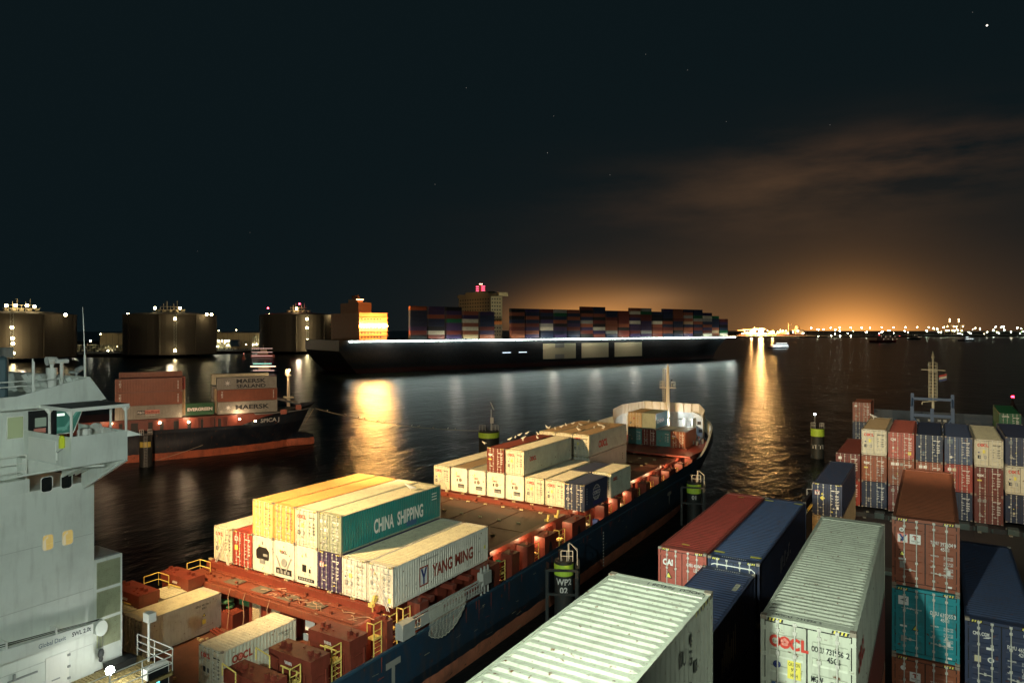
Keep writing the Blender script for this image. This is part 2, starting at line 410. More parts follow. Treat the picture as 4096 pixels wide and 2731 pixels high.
def m_(mk, H, L):
    mk.text(FR_DOOR, 'GOLD 895187 2', .62, H-.6, .12, 'black', w=.8); mk.text(FR_DOOR, '45G1', .75, H-.78, .12, 'black', w=.3); mk.disc(FR_DOOR, -.85, H*.5, .07, 'navy')
    mk.rect(FR_DOOR, -.5, -.22, H*.48, H*.6, 'yellow'); mk.rect(FR_DOOR, -.95, -.65, H*.28, H*.42, 'grey'); mk.rect(FR_DOOR, -.4, -.18, H*.28, H*.4, 'grey')
    mk.text(FR_DOOR, 'MGW.', .4, H*.52, .12, 'black', w=.22); mk.text(FR_DOOR, 'TARE.', .4, H*.46, .12, 'black', w=.24); mk.text(FR_DOOR, 'NET', .4, H*.34, .12, 'black', w=.2)
container(bX(6), U2, 7.2, 12.19, HB, 'white', 'white container whose roof lies half in the shadow of the teal one', marks=m_, roof='khaki', group=GA)
def m_(mk, H, L):
    mk.poly(FR_DOOR, [(-.95,H-.4),(-.85,H-.4),(-.77,H-.55),(-.7,H-.4),(-.6,H-.4),(-.74,H-.62),(-.74,H-.8),(-.82,H-.8),(-.82,H-.62)], 'pink')
    mk.tri(FR_DOOR, -.5, H-.7, .2); mk.tri(FR_DOOR, .3, H-.85, .2); mk.rect(FR_DOOR, -.9, -.72, 1.3, 1.65, 'grey'); mk.rect(FR_DOOR, .75, 1.0, .3, .65, 'yellow'); data_lines(mk, FR_DOOR, H, 'grey', random.Random(1))
    z = .98
    mk.rect(FR_RIGHT, 2.95, 4.0, .55, 2.0, 'brick'); mk.rect(FR_RIGHT, 3.06, 3.89, .66, 1.89, 'white', .003)
    mk.poly(FR_RIGHT, [(3.1,1.87),(3.3,1.87),(3.48,1.4),(3.65,1.87),(3.86,1.87),(3.57,1.15),(3.57,.68),(3.38,.68),(3.38,1.15)], 'navy', .006)
    mk.text(FR_RIGHT, 'YANG', 4.5, z-.12, .95, 'brick', w=2.55, bold=.03, align='l'); mk.text(FR_RIGHT, 'MING', 7.45, z-.12, .95, 'brick', w=2.5, bold=.03, align='l')
    mk.text(FR_RIGHT, 'www.yml.com.tw', 3.1, 2.36, .16, 'grey', w=2.2, align='l'); mk.tri(FR_RIGHT, 10.9, 2.2, .16, 'grey'); mk.rect(FR_RIGHT, 11.55, 11.8, 1.1, 1.4, 'yellow')
container(bX(7), U2, 7.2, 12.19, HB, 'white', 'white container with large brick red side lettering above the hanging net', marks=m_, roof='khaki', group=GA)
def m_(mk, H, L):
    mk.text(FR_DOOR, 'Hapag-Lloyd', -.6, H-.62, .14, 'brick', w=.75); data_lines(mk, FR_DOOR, H, 'brick', random.Random(2)); mk.tri(FR_DOOR, -.4, 1.5, .2); mk.rect(FR_DOOR, -.5, -.3, .9, 1.15, 'grey')
container(bX(2), U2, 10.12, 12.19, HB, 'yellow', 'yellow container with an orange roof on the upper tier, outer edge over the sea', marks=m_, roof='orange', group=GA)  # warm lamplight on orange doors put into the yellow colour
container(bX(3), U2, 10.12, 12.19, HB, 'orange', 'orange container on the upper tier between the yellow and the cream ones', marks=m_, group=GA)
container(bX(4), U2, 10.12, 12.19, HB, 'cream', 'cream container on the upper tier between the orange and the teal ones', marks=red_marks(False), roof='khaki', group=GA)
def m_(mk, H, L):
    mk.rect(FR_DOOR, -.98, -.7, H-.75, H-.5, 'white'); mk.disc(FR_DOOR, -.42, H-.62, .1, 'white'); mk.rect(FR_DOOR, -.98, -.72, H-1.3, H-1.22, 'white'); mk.rect(FR_DOOR, -.55, -.2, H-1.4, H-1.15, 'white')
    mk.tri(FR_DOOR, -.4, 1.05, .2); data_lines(mk, FR_DOOR, H, 'white', random.Random(9)); mk.rect(FR_DOOR, -.8, -.6, .5, .8, 'grey')
    mk.text(FR_RIGHT, 'CHINA', 3.55, .72, 1.1, 'white', w=2.35, bold=.03, align='l'); mk.text(FR_RIGHT, 'SHIPPING', 6.35, .72, 1.1, 'white', w=3.35, bold=.03, align='l')
    mk.rect(FR_RIGHT, 7.5, 8.8, .3, .75, 'sky')
    for k in range(3): mk.rect(FR_RIGHT, 10.9, 11.6, 2.3-.25*k, 2.38-.25*k, 'white')
container(bX(5), U2, 10.12, 12.19, HB, 'teal', 'teal container with big white lettering on its side, top of the mixed stack', marks=m_, roof='khaki', door='greyteal', group=GA)  # door tone holds the warm lamplight on teal paint
# the white block further forward
cX = lambda k: -53.4+2.65*k
U4 = 68.2
container(cX(0), U4, 7.2, 12.19, HB, 'cream', 'cream container with crossed rods at the seaward end of the white reefer row', marks=red_marks(False), group=GA)
nm = ('rust-streaked white reefer beside the cream container with crossed rods', 'white reefer second along from the rust-streaked one', 'white reefer directly under the dark red container', 'white reefer directly under the cream container beside the dark red one')
for k in range(4):
    container(cX(k+1), U4, 7.2, 12.19, HB, 'white', nm[k], 'reefer', reefer_marks(3), roof='tan' if k == 0 else 'khaki', group=GA)
container(cX(5), U4, 7.2, 12.19, HB, 'cream', 'long low cream container beside the reefers, partly shaded by a taller one', marks=red_marks(False), group=GA)
container(cX(6), U4, 7.2, 6.06, HB, 'cream', 'short cream container between the long cream one and the blue globe container', marks=red_marks(False), group=GA)
container(cX(6), U4+6.75, 7.2, 6.06, 2.8, 'blue', 'short dark blue container behind the short cream one, only its roof showing', group=GA, lod=1)
def m_(mk, H, L):
    mk.disc(FR_DOOR, -.8, H-.6, .16, 'white'); mk.disc(FR_DOOR, -.8, H-.6, .1, 'navy', lift=.003); mk.disc(FR_DOOR, -.4, H-.55, .1, 'white'); mk.rect(FR_DOOR, -.95, -.7, H-1.1, H-1.03, 'white'); mk.ring(FR_DOOR, -.8, 1.2, .17, .05, 'white'); mk.rect(FR_DOOR, -.5, -.3, 2.0, 2.06, 'white'); data_lines(mk, FR_DOOR, H, 'white', random.Random(2)); mk.rect(FR_DOOR, -.85,-.65,.45,.75,'slate')
    for k in range(7): mk.rect(FR_RIGHT, .55, .68, 2.3-.27*k, 2.46-.27*k, 'white')
    mk.ring(FR_RIGHT, 3.1, 1.6, .85, .1, 'white', sx=1.15); mk.ring(FR_RIGHT, 3.1, 1.6, .85, .06, 'white', sx=.5)
    mk.rect(FR_RIGHT, 2.2, 4.0, 2.02, 2.09, 'white'); mk.rect(FR_RIGHT, 2.2, 4.0, 1.1, 1.17, 'white'); mk.rect(FR_RIGHT, 2.05, 4.15, 1.3, 1.92, 'blue' if 0 else 'navy', .003)
    mk.text((FR_RIGHT[0]+X_*.008, Y_, Z_), 'COSCO', 3.1, 1.4, .42, 'white', w=2.0, bold=.05)
    for k in range(4): mk.rect(FR_RIGHT, 2.55+.3*k, 2.7+.3*k, .78, 1.05, 'white')
    mk.rect(FR_RIGHT, 2.2, 4.6, .25, .7, 'navy')
container(cX(7), U4-.5, 7.2, 6.06, HB, 'blue', 'short blue container with a white globe emblem on its side', marks=m_, group=GA)
container(cX(7), U4+6.7, 7.2, 6.06, HB, 'palegreen', 'short pale container behind the blue globe container, small red letters high on its side', marks=red_marks(True, big=.42, sx=.55, sz=.66), roof='cream', group=GA)
def m_(mk, H, L):
    mk.text(FR_DOOR, 'tex', -.7, H-.95, .3, 'white', w=.62, bold=.04); mk.rect(FR_DOOR, -.98, -.6, 1.45, 1.6, 'yellow'); mk.rect(FR_DOOR, -.85, -.65, .7, .9, 'grey'); data_lines(mk, FR_DOOR, H, 'white', random.Random(2))
    mk.tri(FR_DOOR, .75, .8, .12, 'white')
TEX = m_
container(cX(3), U4, 10.12, 12.19, HB, 'darkred', 'dark red container with gulls on its roof, on top of the reefers', marks=m_, group=GA)
container(cX(4), U4, 10.12, 12.19, HB, 'cream', 'cream container on the upper tier beside the dark red one, red letters near its front', marks=red_marks(True, big=.5, sx=1.35, sz=.52), side='palegreen', group=GA)
U5 = 83.0
for k, X in enumerate((-46.6, -44.05, -41.5)):
    lab = ('cream container with gulls, outer one of the brown-roofed trio', 'cream container with gulls, middle one of the brown-roofed trio', 'pale container with brown roof and big red letters on its long ribbed side')[k]
    if k < 2: mkf = red_marks(False)
    else: mkf = red_marks(True, big=.95, sx=3.0, sz=.28)
    container(X, U5, 10.12, 12.9, HB, 'palegreen' if k == 2 else 'cream', lab, marks=mkf, roof='hazel', door='cream', group=GA)
    lab = ('cream container under the outer brown-roofed one', 'cream container under the middle brown-roofed one', 'smooth pale grey container under the brown-roofed one with red letters')[k]
    def m2(mk, H, L):
        data_lines(mk, FR_DOOR, H, 'grey', random.Random(1))
        for q in range(3): mk.rect(FR_RIGHT, 11.3, 11.5, .9+.35*q, 1.1+.35*q, 'black')
        mk.rect(FR_RIGHT, 8.3, 8.7, .75, .82, 'black'); mk.rect(FR_RIGHT, 8.45, 8.55, .6, .95, 'black')
    container(X, U5, 7.2, 12.9, HB, 'smooth', lab, 'smooth', marks=m2, group=GA)
# the short ones before the foremast
U6, Z6, H6 = 111.0, 7.5, 2.68
for k, (low, up) in enumerate((('bluegreen','tan'), ('darkred','greyteal'), ('bluegreen',None), ('brown',None))):
    X = -44.9+2.5*k
    lab = ('tan and teal container under the tan one before the mast', 'dark red container with pale door bars under the grey-green one', 'plain teal-blue container end between dark red and brown ones before the mast', 'brown container nearest the ship rail before the foremast')[k]
    container(X, U6, Z6, 6.06, H6, low, lab, marks=(TEX if k == 3 else None), group=GA, lod=2 if k in (0, 2) else 1, roof='grey' if k > 1 else None)
    if up:
        def m3(mk, H, L):
            mk.disc(FR_DOOR, -.2, H*.62, .18, 'brick'); mk.rect(FR_DOOR, -.9, -.6, .7, 1.1, 'black'); data_lines(mk, FR_DOOR, H, 'grey', random.Random(1))
        def m4(mk, H, L): mk.text(FR_RIGHT, 'CHINA', .6, 1.0, .6, 'white', w=3.6, bold=.03, align='l')
        container(X, U6, Z6+H6+.03, 6.06, H6, up, ('tan container with a round mark, upper of two before the foremast', 'grey-green container with white side lettering beside the foremast')[k], marks=(m3, m4)[k], group=GA, lod=(1, 2)[k], side=('tan','bluegreen')[k])
# two short ones and a neighbour in the low bay next to the bridge house
def m_(mk, H, L):
    redword(mk, FR_DOOR, -.98, H-.75, .3); data_lines(mk, FR_DOOR, H, 'black', random.Random(3)); mk.rect(FR_DOOR, -.85, -.5, .95, 1.3, 'black'); mk.rect(FR_DOOR, -.35, -.15, .95, 1.25, 'black'); mk.text(FR_DOOR, '16', -.8, 1.75, .2, 'grey', w=.25)
    redword(mk, FR_RIGHT, .75, H*.6, .5, 'brick'); mk.text(FR_RIGHT, 'OOLU 48515 2', 4.5, H-.62, .15, 'black', w=1.2, align='l'); mk.text(FR_RIGHT, '22G1', 5.0, H-.85, .15, 'black', w=.4, align='l')
    mk.rect(FR_RIGHT, 3.2, 3.8, H*.52, H*.58, 'grey')
container(-41.75, 28.1, 3.5, 6.06, 2.65, 'cream', 'short cream container with red letters standing alone in the low bay', marks=m_, side='palegreen', group=GA)
def m_(mk, H, L):
    data_lines(mk, FR_DOOR, H, 'grey', random.Random(3)); mk.text(FR_RIGHT, 'SZLU 981706 5', 4.2, H-.55, .15, 'black', w=1.25, align='l'); mk.text(FR_RIGHT, '45R1', 4.7, H-.8, .15, 'black', w=.4, align='l')
    mk.tri(FR_RIGHT, 4.9, 1.45, .25); mk.rect(FR_RIGHT, 4.75, 5.05, .75, 1.1, 'yellow'); mk.rect(FR_RIGHT, 4.3, 5.6, .5, .53, 'grey')
container(-50.65, 28.0, 3.5, 6.4, 2.7, 'smooth', 'smooth sided cream container beside the bridge house, warning triangle on its side', 'smooth', marks=m_, roof='khaki', group=GA)
container(-53.25, 28.0, 3.5, 6.4, 2.7, 'khaki', 'ribbed cream container half hidden beyond the smooth one by the bridge house', group=GA, lod=1)
# lashing rods
def lashing(X, Y, Z, H, lab):
    for i, (a, b) in enumerate(((-1.0, .9), (1.0, -.9), (-.8, 1.05), (.8, -1.05))):
        m = MB(); m.bar((X+W2+a, Y-.1, Z-.25), (X+W2+b, Y-.06, Z+H-(.05 if i < 2 else .5)), .018, 5)
        m.bar((X+W2+a*.95, Y-.1, Z-.2), (X+W2+a*.45, Y-.085, Z+.75), .04, 6)
        m.build('lashing_rod', GALV, label=lab, cat='lashing rod', group=lab)
lashing(bX(0), U2, 7.2, HB, 'thin crossed steel lashing rod over the cream doors of the mixed stack')
lashing(bX(7), U2, 7.2, HB, 'thin crossed steel lashing rod over the white doors at the ship side')
lashing(cX(0), U4, 7.2, HB, 'thin crossed steel lashing rod over the cream doors of the reefer row')
# ---------------------------------------------------------------- containers on the dark ship the picture is taken from
GB = 'containers on the dark ship'
def roof_text(txt, y, flip, z, x=0, w=1.3):
    r, u = (Vector((-1,0,0)), Vector((0,-1,0))) if flip else (X_, Y_)
    return (Vector((x, y, z)), r, u), txt, w
def m_(mk, H, L):
    redword(mk, FR_DOOR, -.98, H-.8, .32); mk.text(FR_DOOR, 'OOCU', .27, H-.72, .16, 'black', w=.3); mk.text(FR_DOOR, '731956', .7, H-.72, .16, 'black', w=.42); mk.text(FR_DOOR, '2', 1.02, H-.72, .16, 'black', w=.08); mk.text(FR_DOOR, '45G1', .67, H-.94, .16, 'black', w=.32)
    mk.text(FR_DOOR, 'MGW.', .27, H-1.55, .17, 'black', w=.32); mk.text(FR_DOOR, 'TARE.', .28, H-1.78, .17, 'black', w=.34)
    for i, s in enumerate(('32.500 KGS','71.650 LBS','3.760 KGS','8.290 LBS')): mk.text(FR_DOOR, s, .8, H-1.52-.12*i, .085, 'black', w=.4)
    mk.disc(FR_DOOR, -.78, H-1.3, .1, 'navy'); mk.ring(FR_DOOR, -.78, H-1.3, .07, .015, 'white'); mk.rect(FR_DOOR, -.5, -.15, H-1.62, H-1.12, 'yellow')
    for i, s in enumerate(("CAUTION",'9\'6"','HIGH')): mk.text((FR_DOOR[0]-Y_*.003, X_, Z_), s, -.325, H-1.26-.15*i, .1, 'black', w=(.29,.16,.18)[i])
    mk.rect(FR_DOOR, -.92, -.6, .75, 1.1, 'sky'); mk.rect(FR_DOOR, -.4, -.18, .7, 1.0, 'grey')
    f, t, w = roof_text('OOCU  731956 2', .18, False, H-.008, -.3); mk.text(f, t, 0, 0, .14, 'black', w=w)
    redword(mk, FR_RIGHT, .7, 1.5, .55)
container(-4.23, 20.35, 16.03, 12.19, 2.9, 'palegreen', 'pale green container on a red one, yellow caution sticker on its doors', marks=m_, group=GB)
container(-4.23, 20.35, 13.1, 12.19, 2.9, 'darkred', 'dark red container under the pale green one with the caution sticker', group=GB)
container(-4.23, 20.35, 10.2, 12.19, 2.88, 'brown', 'brown container lowest under the pale green one with the caution sticker', group=GB)
def m_(mk, H, L):
    f, t, w = roof_text('OOCU  764528 1', L-.2, True, H-.008, .45); mk.text(f, t, 0, 0, .14, 'black', w=w)
    for s, y, z, h in (('1',9.9,H-.75,.3),('U',10.15,H-.8,.3),('4',10.55,H-.62,.3),('G',10.55,H-.98,.3),('1',10.9,H-1.25,.25),('8',10.55,H-1.6,.28)): mk.text(FR_RIGHT, s, y, z, h, 'black', w=.2)
    for yy in (L-1.2,): 
        for i in range(10): mk.rect((Vector((W2+.006,0,0)), Y_, Z_), L-1.3+.12*i, L-1.24+.12*i, H-.13, H-.03, 'black' if i % 2 else 'yellow')
    data_lines(mk, FR_DOOR, H, 'black', random.Random(1))
container(-6.68, 3.28, 18.25, 12.19, 2.9, 'palegreen', 'pale green container with its broad ribbed roof filling the bottom of the picture', marks=m_, group=GB)
container(-6.68, 3.28, 15.35, 12.19, 2.88, 'palegreen', 'pale green container under the broad ribbed roof at the bottom of the picture', group=GB)
for zz, q in ((12.45, 'third'), (9.55, 'lowest')): container(-6.68, 3.28, zz, 12.19, 2.88, 'darkred', 'dark red container %s from the top in the stack with the broad ribbed roof' % q, group=GB, lod=1)
def m_(mk, H, L):
    for i in range(8): mk.rect(FR_RIGHT, 6.2+.3*i, 6.32+.3*i, .6+.1*(i % 3), 1.4+.2*(i % 4), 'cream')
    for i in range(4): mk.rect(FR_RIGHT, 4.6, 4.75, .5+.4*i, .7+.4*i, 'white')
    for q in range(6): mk.rect((Vector((.95, L-2.6, H-.004)), Y_, X_*-1), .16*q, .11+.16*q, 0, .2, 'cream')
    [mk.rect((Vector((0,0,H-.008)), X_, Y_), -.6+.1*q, -.55+.1*q, L-.3, L-.2, 'white') for q in range(12)]
container(-9.58, 21.1, 12.7, 12.19, 2.9, 'blue', 'dark blue container half in shadow between the red-and-blue pair and the pale roof', marks=m_, group=GB, ink='white')
container(-9.58, 21.1, 9.8, 12.19, 2.88, 'navy', 'navy container under the half-shaded dark blue one', group=GB)
def m_(mk, H, L):
    mk.text(FR_DOOR, 'CAI', -.72, H-.85, .3, 'white', w=.52, bold=.05); mk.tri(FR_DOOR, -.68, H-1.35, .3); mk.rect(FR_DOOR, -.28, .0, .55, .95, 'yellow'); mk.text((FR_DOOR[0]-Y_*.004, X_, Z_), '45', -.14, .62, .24, 'black', w=.24, bold=.02)
    mk.disc(FR_DOOR, -.68, .85, .09, 'white'); mk.text(FR_DOOR, 'CXEU', .4, H-.75, .16, 'white', w=.32); mk.text(FR_DOOR, '450947', .8, H-.75, .16, 'white', w=.4); mk.text(FR_DOOR, 'LEG1', .75, H-.98, .16, 'white', w=.3)
    for q in (.9, 12.6): mk.rect((Vector((0,0,H+.003)), X_, Y_), -.3, .1, q, q+.14, 'yellow')
container(-12.0, 33.7, 13.1, 13.72, 2.9, 'cai', 'bright red container with yellow 45 sticker beside a long blue one', marks=m_, roof='red', group=GB)
container(-12.0, 33.7, 10.2, 13.72, 2.88, 'blue', 'dark container under the bright red one with the 45 sticker', group=GB)
def m_(mk, H, L):
    for y in (.55, 1.3, L-.8, L-.35):
        pass
    for x0, x1 in ((-1.12,-.62),(.62,1.12)):
        for y in (.75, L-.95): mk.rect((Vector((0,0,H+.004)), X_, Y_), x0, x1, y, y+.22, 'yellow')
    mk.poly(FR_DOOR, [(-1.05,H-.36),(-.9,H-.3),(.85,H-.3),(1.02,H-.42),(1.02,H-.47),(.85,H-.35),(-.9,H-.35),(-1.05,H-.41)], 'white', .03)
    mk.rect(FR_DOOR, .97, 1.02, .2, H-.45, 'white', .03)
    [mk.rect((Vector((0,0,H-.008)), X_, Y_), -.6+.1*q, -.55+.1*q, .2, .3, 'white') for q in range(12)]
    for i, (a, b) in enumerate(((.9,1.7),(1.0,1.75),(1.35,1.7),(1.0,1.2),(1.0,1.8),(1.55,1.75),(1.05,1.3),(1.1,1.5),(1.2,1.9),(1.7,1.9),(1.2,1.4))): mk.rect(FR_RIGHT, 5.2+.28*i, 5.29+.28*i, a, b, 'white')
container(-9.5, 33.75, 13.05, 13.72, 2.9, 'blue', 'long blue container with four yellow roof patches beside the bright red one', marks=m_, roof='midblue', group=GB)
container(-9.5, 33.75, 10.15, 13.72, 2.88, 'navy', 'navy container under the long blue one with yellow roof patches', group=GB)
def near_door(logo, num, typ):
    def f(mk, H, L):
        logo(mk, H)
        a, b, c = num
        mk.text(FR_DOOR, a, .34, H-.95, .15, 'white', w=.3); mk.text(FR_DOOR, b, .76, H-.98, .16, 'white', w=.44); mk.text(FR_DOOR, c, 1.05, H-.98, .15, 'white', w=.08); mk.text(FR_DOOR, typ, .7, H-1.18, .15, 'white', w=.3)
        for i, (s, q) in enumerate((('MAX. GROSS',('32.500 KGS','71.650 LBS')),('TARE',('3.700 KGS','8.160 LBS')),('NET',('28.800 KGS','63.490 LBS')),('CU. CAP.',('76.4 CBM','2.700 CFT')))):
            z = H-1.45-.24*i; mk.text(FR_DOOR, s, .2, z, .06, 'white', w=.028*len(s), align='l'); [mk.text(FR_DOOR, t, .66, z-.01-.085*j, .06, 'white', w=.33, align='l') for j, t in enumerate(q)]
        mk.rect(FR_DOOR, .74, .9, .72, .95, 'white')
    return f
def triton(mk, x, z):
    mk.rect(FR_DOOR, x-.2, x+.2, z-.2, z+.2, 'white'); mk.poly(FR_DOOR, [(x-.12,z+.08),(x-.06,z+.15),(x+.06,z+.15),(x+.12,z+.08),(x+.03,z+.1),(x+.03,z-.03),(x-.03,z-.03),(x-.03,z+.1)], 'brick', .003); mk.text((FR_DOOR[0]-Y_*.003, X_, Z_), 'TRITON', x, z-.12, .06, 'black', w=.3)
def lg(mk, H):
    mk.disc(FR_DOOR, -.86, H-.5, .09, 'white'); mk.disc(FR_DOOR, -.86, H-.5, .05, 'grey', lift=.003); logo_y(mk, FR_DOOR, -.82, H-.85, .2); triton(mk, -.36, H-.85); mk.tri(FR_DOOR, -.84, H-1.5, .2); mk.rect(FR_DOOR, -.97, -.7, H-1.78, H-1.7, 'white'); mk.rect(FR_DOOR, -.93, -.72, H-2.12, H-1.82, 'grey'); mk.rect(FR_DOOR, .8, .95, .22, .3, 'white')
container(-1.59, 33.66, 16.1, 12.19, 2.9, 'brown', 'brown container with a ribbed roof, top of the tall stack with teal below', marks=near_door(lg, ('TCNU','397604','9'), '45G1'), door='rust', group=GB)
def lg(mk, H):
    mk.rect(FR_DOOR, -.98, -.6, H-.75, H-.38, 'white'); mk.poly(FR_DOOR, [(-.92,H-.55),(-.75,H-.48),(-.66,H-.42),(-.72,H-.55),(-.66,H-.62),(-.8,H-.58)], 'slate', .003); mk.text(FR_DOOR, 'www.dongfang.com.cn', -.5, H-.9, .07, 'white', w=.75); mk.rect(FR_DOOR, -.92, -.66, 1.22, 1.3, 'white'); mk.tri(FR_DOOR, -.35, 1.25, .22); mk.rect(FR_DOOR, -.88, -.68, .6, .85, 'grey'); mk.rect(FR_DOOR, .8, .95, .22, .3, 'white')
container(-1.59, 33.66, 13.17, 12.19, 2.9, 'teallight', 'bright teal container in the middle of the tall stack under the brown one', marks=near_door(lg, ('DFSU','639055','3'), '45G1'), group=GB)
def lg(mk, H):
    mk.disc(FR_DOOR, -.8, H-.5, .1, 'white'); triton(mk, -.36, H-.8)
container(-1.59, 33.66, 10.24, 12.19, 2.9, 'brown', 'dark brown container at the foot of the tall stack under the teal one', marks=near_door(lg, ('TLLU','437686','2'), '45G1'), group=GB)
def lg(mk, H):
    mk.text(FR_DOOR, 'CMA CGM', -.68, H-.62, .14, 'white', w=.55, bold=.03); mk.poly(FR_DOOR, [(-.5,H-.66),(-.3,H-.62),(-.42,H-.7),(-.62,H-.72)], 'white'); mk.disc(FR_DOOR, -.35, 1.35, .11, 'white'); mk.disc(FR_DOOR, -.35, 1.35, .07, 'slate', lift=.003); mk.rect(FR_DOOR, -.5, -.25, 1.75, 1.85, 'white'); mk.rect(FR_DOOR, -.9, -.68, 1.2, 1.45, 'cream')
container(1.03, 33.7, 12.35, 12.19, 2.9, 'blue', 'blue container in the bottom corner, its roof cut by a slanting shadow', marks=near_door(lg, ('ECMU','465774','0'), '42G1'), roof='midblue', group=GB)
container(1.03, 33.7, 9.45, 12.19, 2.88, 'rust', 'rust red container under the blue one in the bottom corner', group=GB)
def m_(mk, H, L):
    logo_y(mk, FR_DOOR, -.82, H-.85, .2); mk.tri(FR_DOOR, -.4, H-.9, .24); mk.poly(FR_DOOR, [(-.6,H-1.3),(-.38,H-1.08),(-.16,H-1.3),(-.38,H-1.52)], 'yellow'); data_lines(mk, FR_DOOR, H, 'white', random.Random(3)); mk.rect(FR_DOOR, .75, .95, .7, .95, 'white'); mk.tri(FR_DOOR, .4, .45, .2)
container(-9.54, 67.7, 10.2, 12.19, 2.9, 'blue', 'single dark blue container with a yellow diamond and triangle sticker on its doors', marks=m_, side='navy', roof='navy', group=GB)
container(-9.54, 67.7, 7.3, 12.19, 2.88, 'tan', 'tan container under the dark blue one with the yellow diamond', group=GB, lod=1)
# the athwartships row
dX = lambda k: -9.65+2.62*k
U7 = 86.0
def stick(*c):
    def f(mk, H, L):
        data_lines(mk, FR_DOOR, H, 'white', random.Random(5))
        for i, k in enumerate(c): mk.rect(FR_DOOR, -.95+.42*i, -.62+.42*i, H-.7, H-.4, k)
        mk.rect(FR_DOOR, -.85, -.62, .7, .95, 'grey'); mk.tri(FR_DOOR, -.35, 1.3, .15)
    return f
def cai2(mk, H, L):
    mk.text(FR_DOOR, 'CAI', -.75, H-.9, .26, 'white', w=.5, bold=.05); data_lines(mk, FR_DOOR, H, 'white', random.Random(5)); mk.disc(FR_DOOR, -.75, 1.2, .1, 'white'); mk.tri(FR_DOOR, -.35, 1.2, .14); mk.rect(FR_DOOR, .65, .95, .5, .85, 'yellow'); mk.rect(FR_DOOR, -.85, -.65, .7, .95, 'pink')
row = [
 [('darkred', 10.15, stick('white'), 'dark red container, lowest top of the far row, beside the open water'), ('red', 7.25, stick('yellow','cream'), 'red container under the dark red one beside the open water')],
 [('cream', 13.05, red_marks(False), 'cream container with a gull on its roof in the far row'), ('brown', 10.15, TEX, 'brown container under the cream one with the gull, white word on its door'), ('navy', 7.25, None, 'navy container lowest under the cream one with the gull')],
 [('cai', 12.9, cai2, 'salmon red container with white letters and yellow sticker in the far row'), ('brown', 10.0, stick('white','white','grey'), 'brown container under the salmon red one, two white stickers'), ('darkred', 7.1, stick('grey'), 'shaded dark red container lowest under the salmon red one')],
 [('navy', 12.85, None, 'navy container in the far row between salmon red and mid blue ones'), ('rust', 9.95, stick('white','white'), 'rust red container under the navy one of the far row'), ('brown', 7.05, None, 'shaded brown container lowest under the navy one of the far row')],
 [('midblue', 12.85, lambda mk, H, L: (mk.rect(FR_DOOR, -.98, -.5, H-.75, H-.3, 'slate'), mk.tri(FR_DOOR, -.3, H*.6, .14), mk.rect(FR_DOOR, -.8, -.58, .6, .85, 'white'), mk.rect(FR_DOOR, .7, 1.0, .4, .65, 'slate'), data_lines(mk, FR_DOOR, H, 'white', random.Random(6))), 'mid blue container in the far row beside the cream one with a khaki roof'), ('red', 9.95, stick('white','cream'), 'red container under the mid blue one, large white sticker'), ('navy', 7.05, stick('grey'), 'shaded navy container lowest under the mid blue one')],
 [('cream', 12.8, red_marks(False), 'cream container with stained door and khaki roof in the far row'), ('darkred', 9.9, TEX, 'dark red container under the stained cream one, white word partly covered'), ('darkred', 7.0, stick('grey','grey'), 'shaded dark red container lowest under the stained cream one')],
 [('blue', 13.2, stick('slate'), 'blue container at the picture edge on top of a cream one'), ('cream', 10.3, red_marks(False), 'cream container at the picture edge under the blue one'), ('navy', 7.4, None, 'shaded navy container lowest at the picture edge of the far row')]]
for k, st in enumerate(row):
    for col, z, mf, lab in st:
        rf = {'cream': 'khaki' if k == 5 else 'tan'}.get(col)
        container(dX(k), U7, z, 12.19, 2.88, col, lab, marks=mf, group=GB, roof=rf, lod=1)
container(-10.7, 116.0, 13.1, 6.06, 2.9, 'rust', 'orange-red container perched alone on a dark one, highest by the open water', marks=stick('white'), group=GB, lod=1)
container(-10.7, 116.0, 10.2, 6.06, 2.88, 'navy', 'navy container under the perched orange-red one', group=GB, lod=1)
container(-10.7, 116.0, 7.3, 6.06, 2.88, 'navy', 'dark container lowest under the perched orange-red one', group=GB, lod=1)
def m_(mk, H, L):
    mk.text(FR_DOOR, 'CAPITAL', -.5, H-.55, .22, 'white', w=.8, bold=.03); data_lines(mk, FR_DOOR, H, 'white', random.Random(5))
container(7.48, 116.0, 12.6, 12.19, 2.9, 'green', 'dark green container with white words standing behind the blue one at the picture edge', marks=m_, group=GB, lod=1)
container(7.48, 116.0, 9.7, 12.19, 2.88, 'green', 'dark green container under the one with white words at the picture edge', group=GB, lod=1)
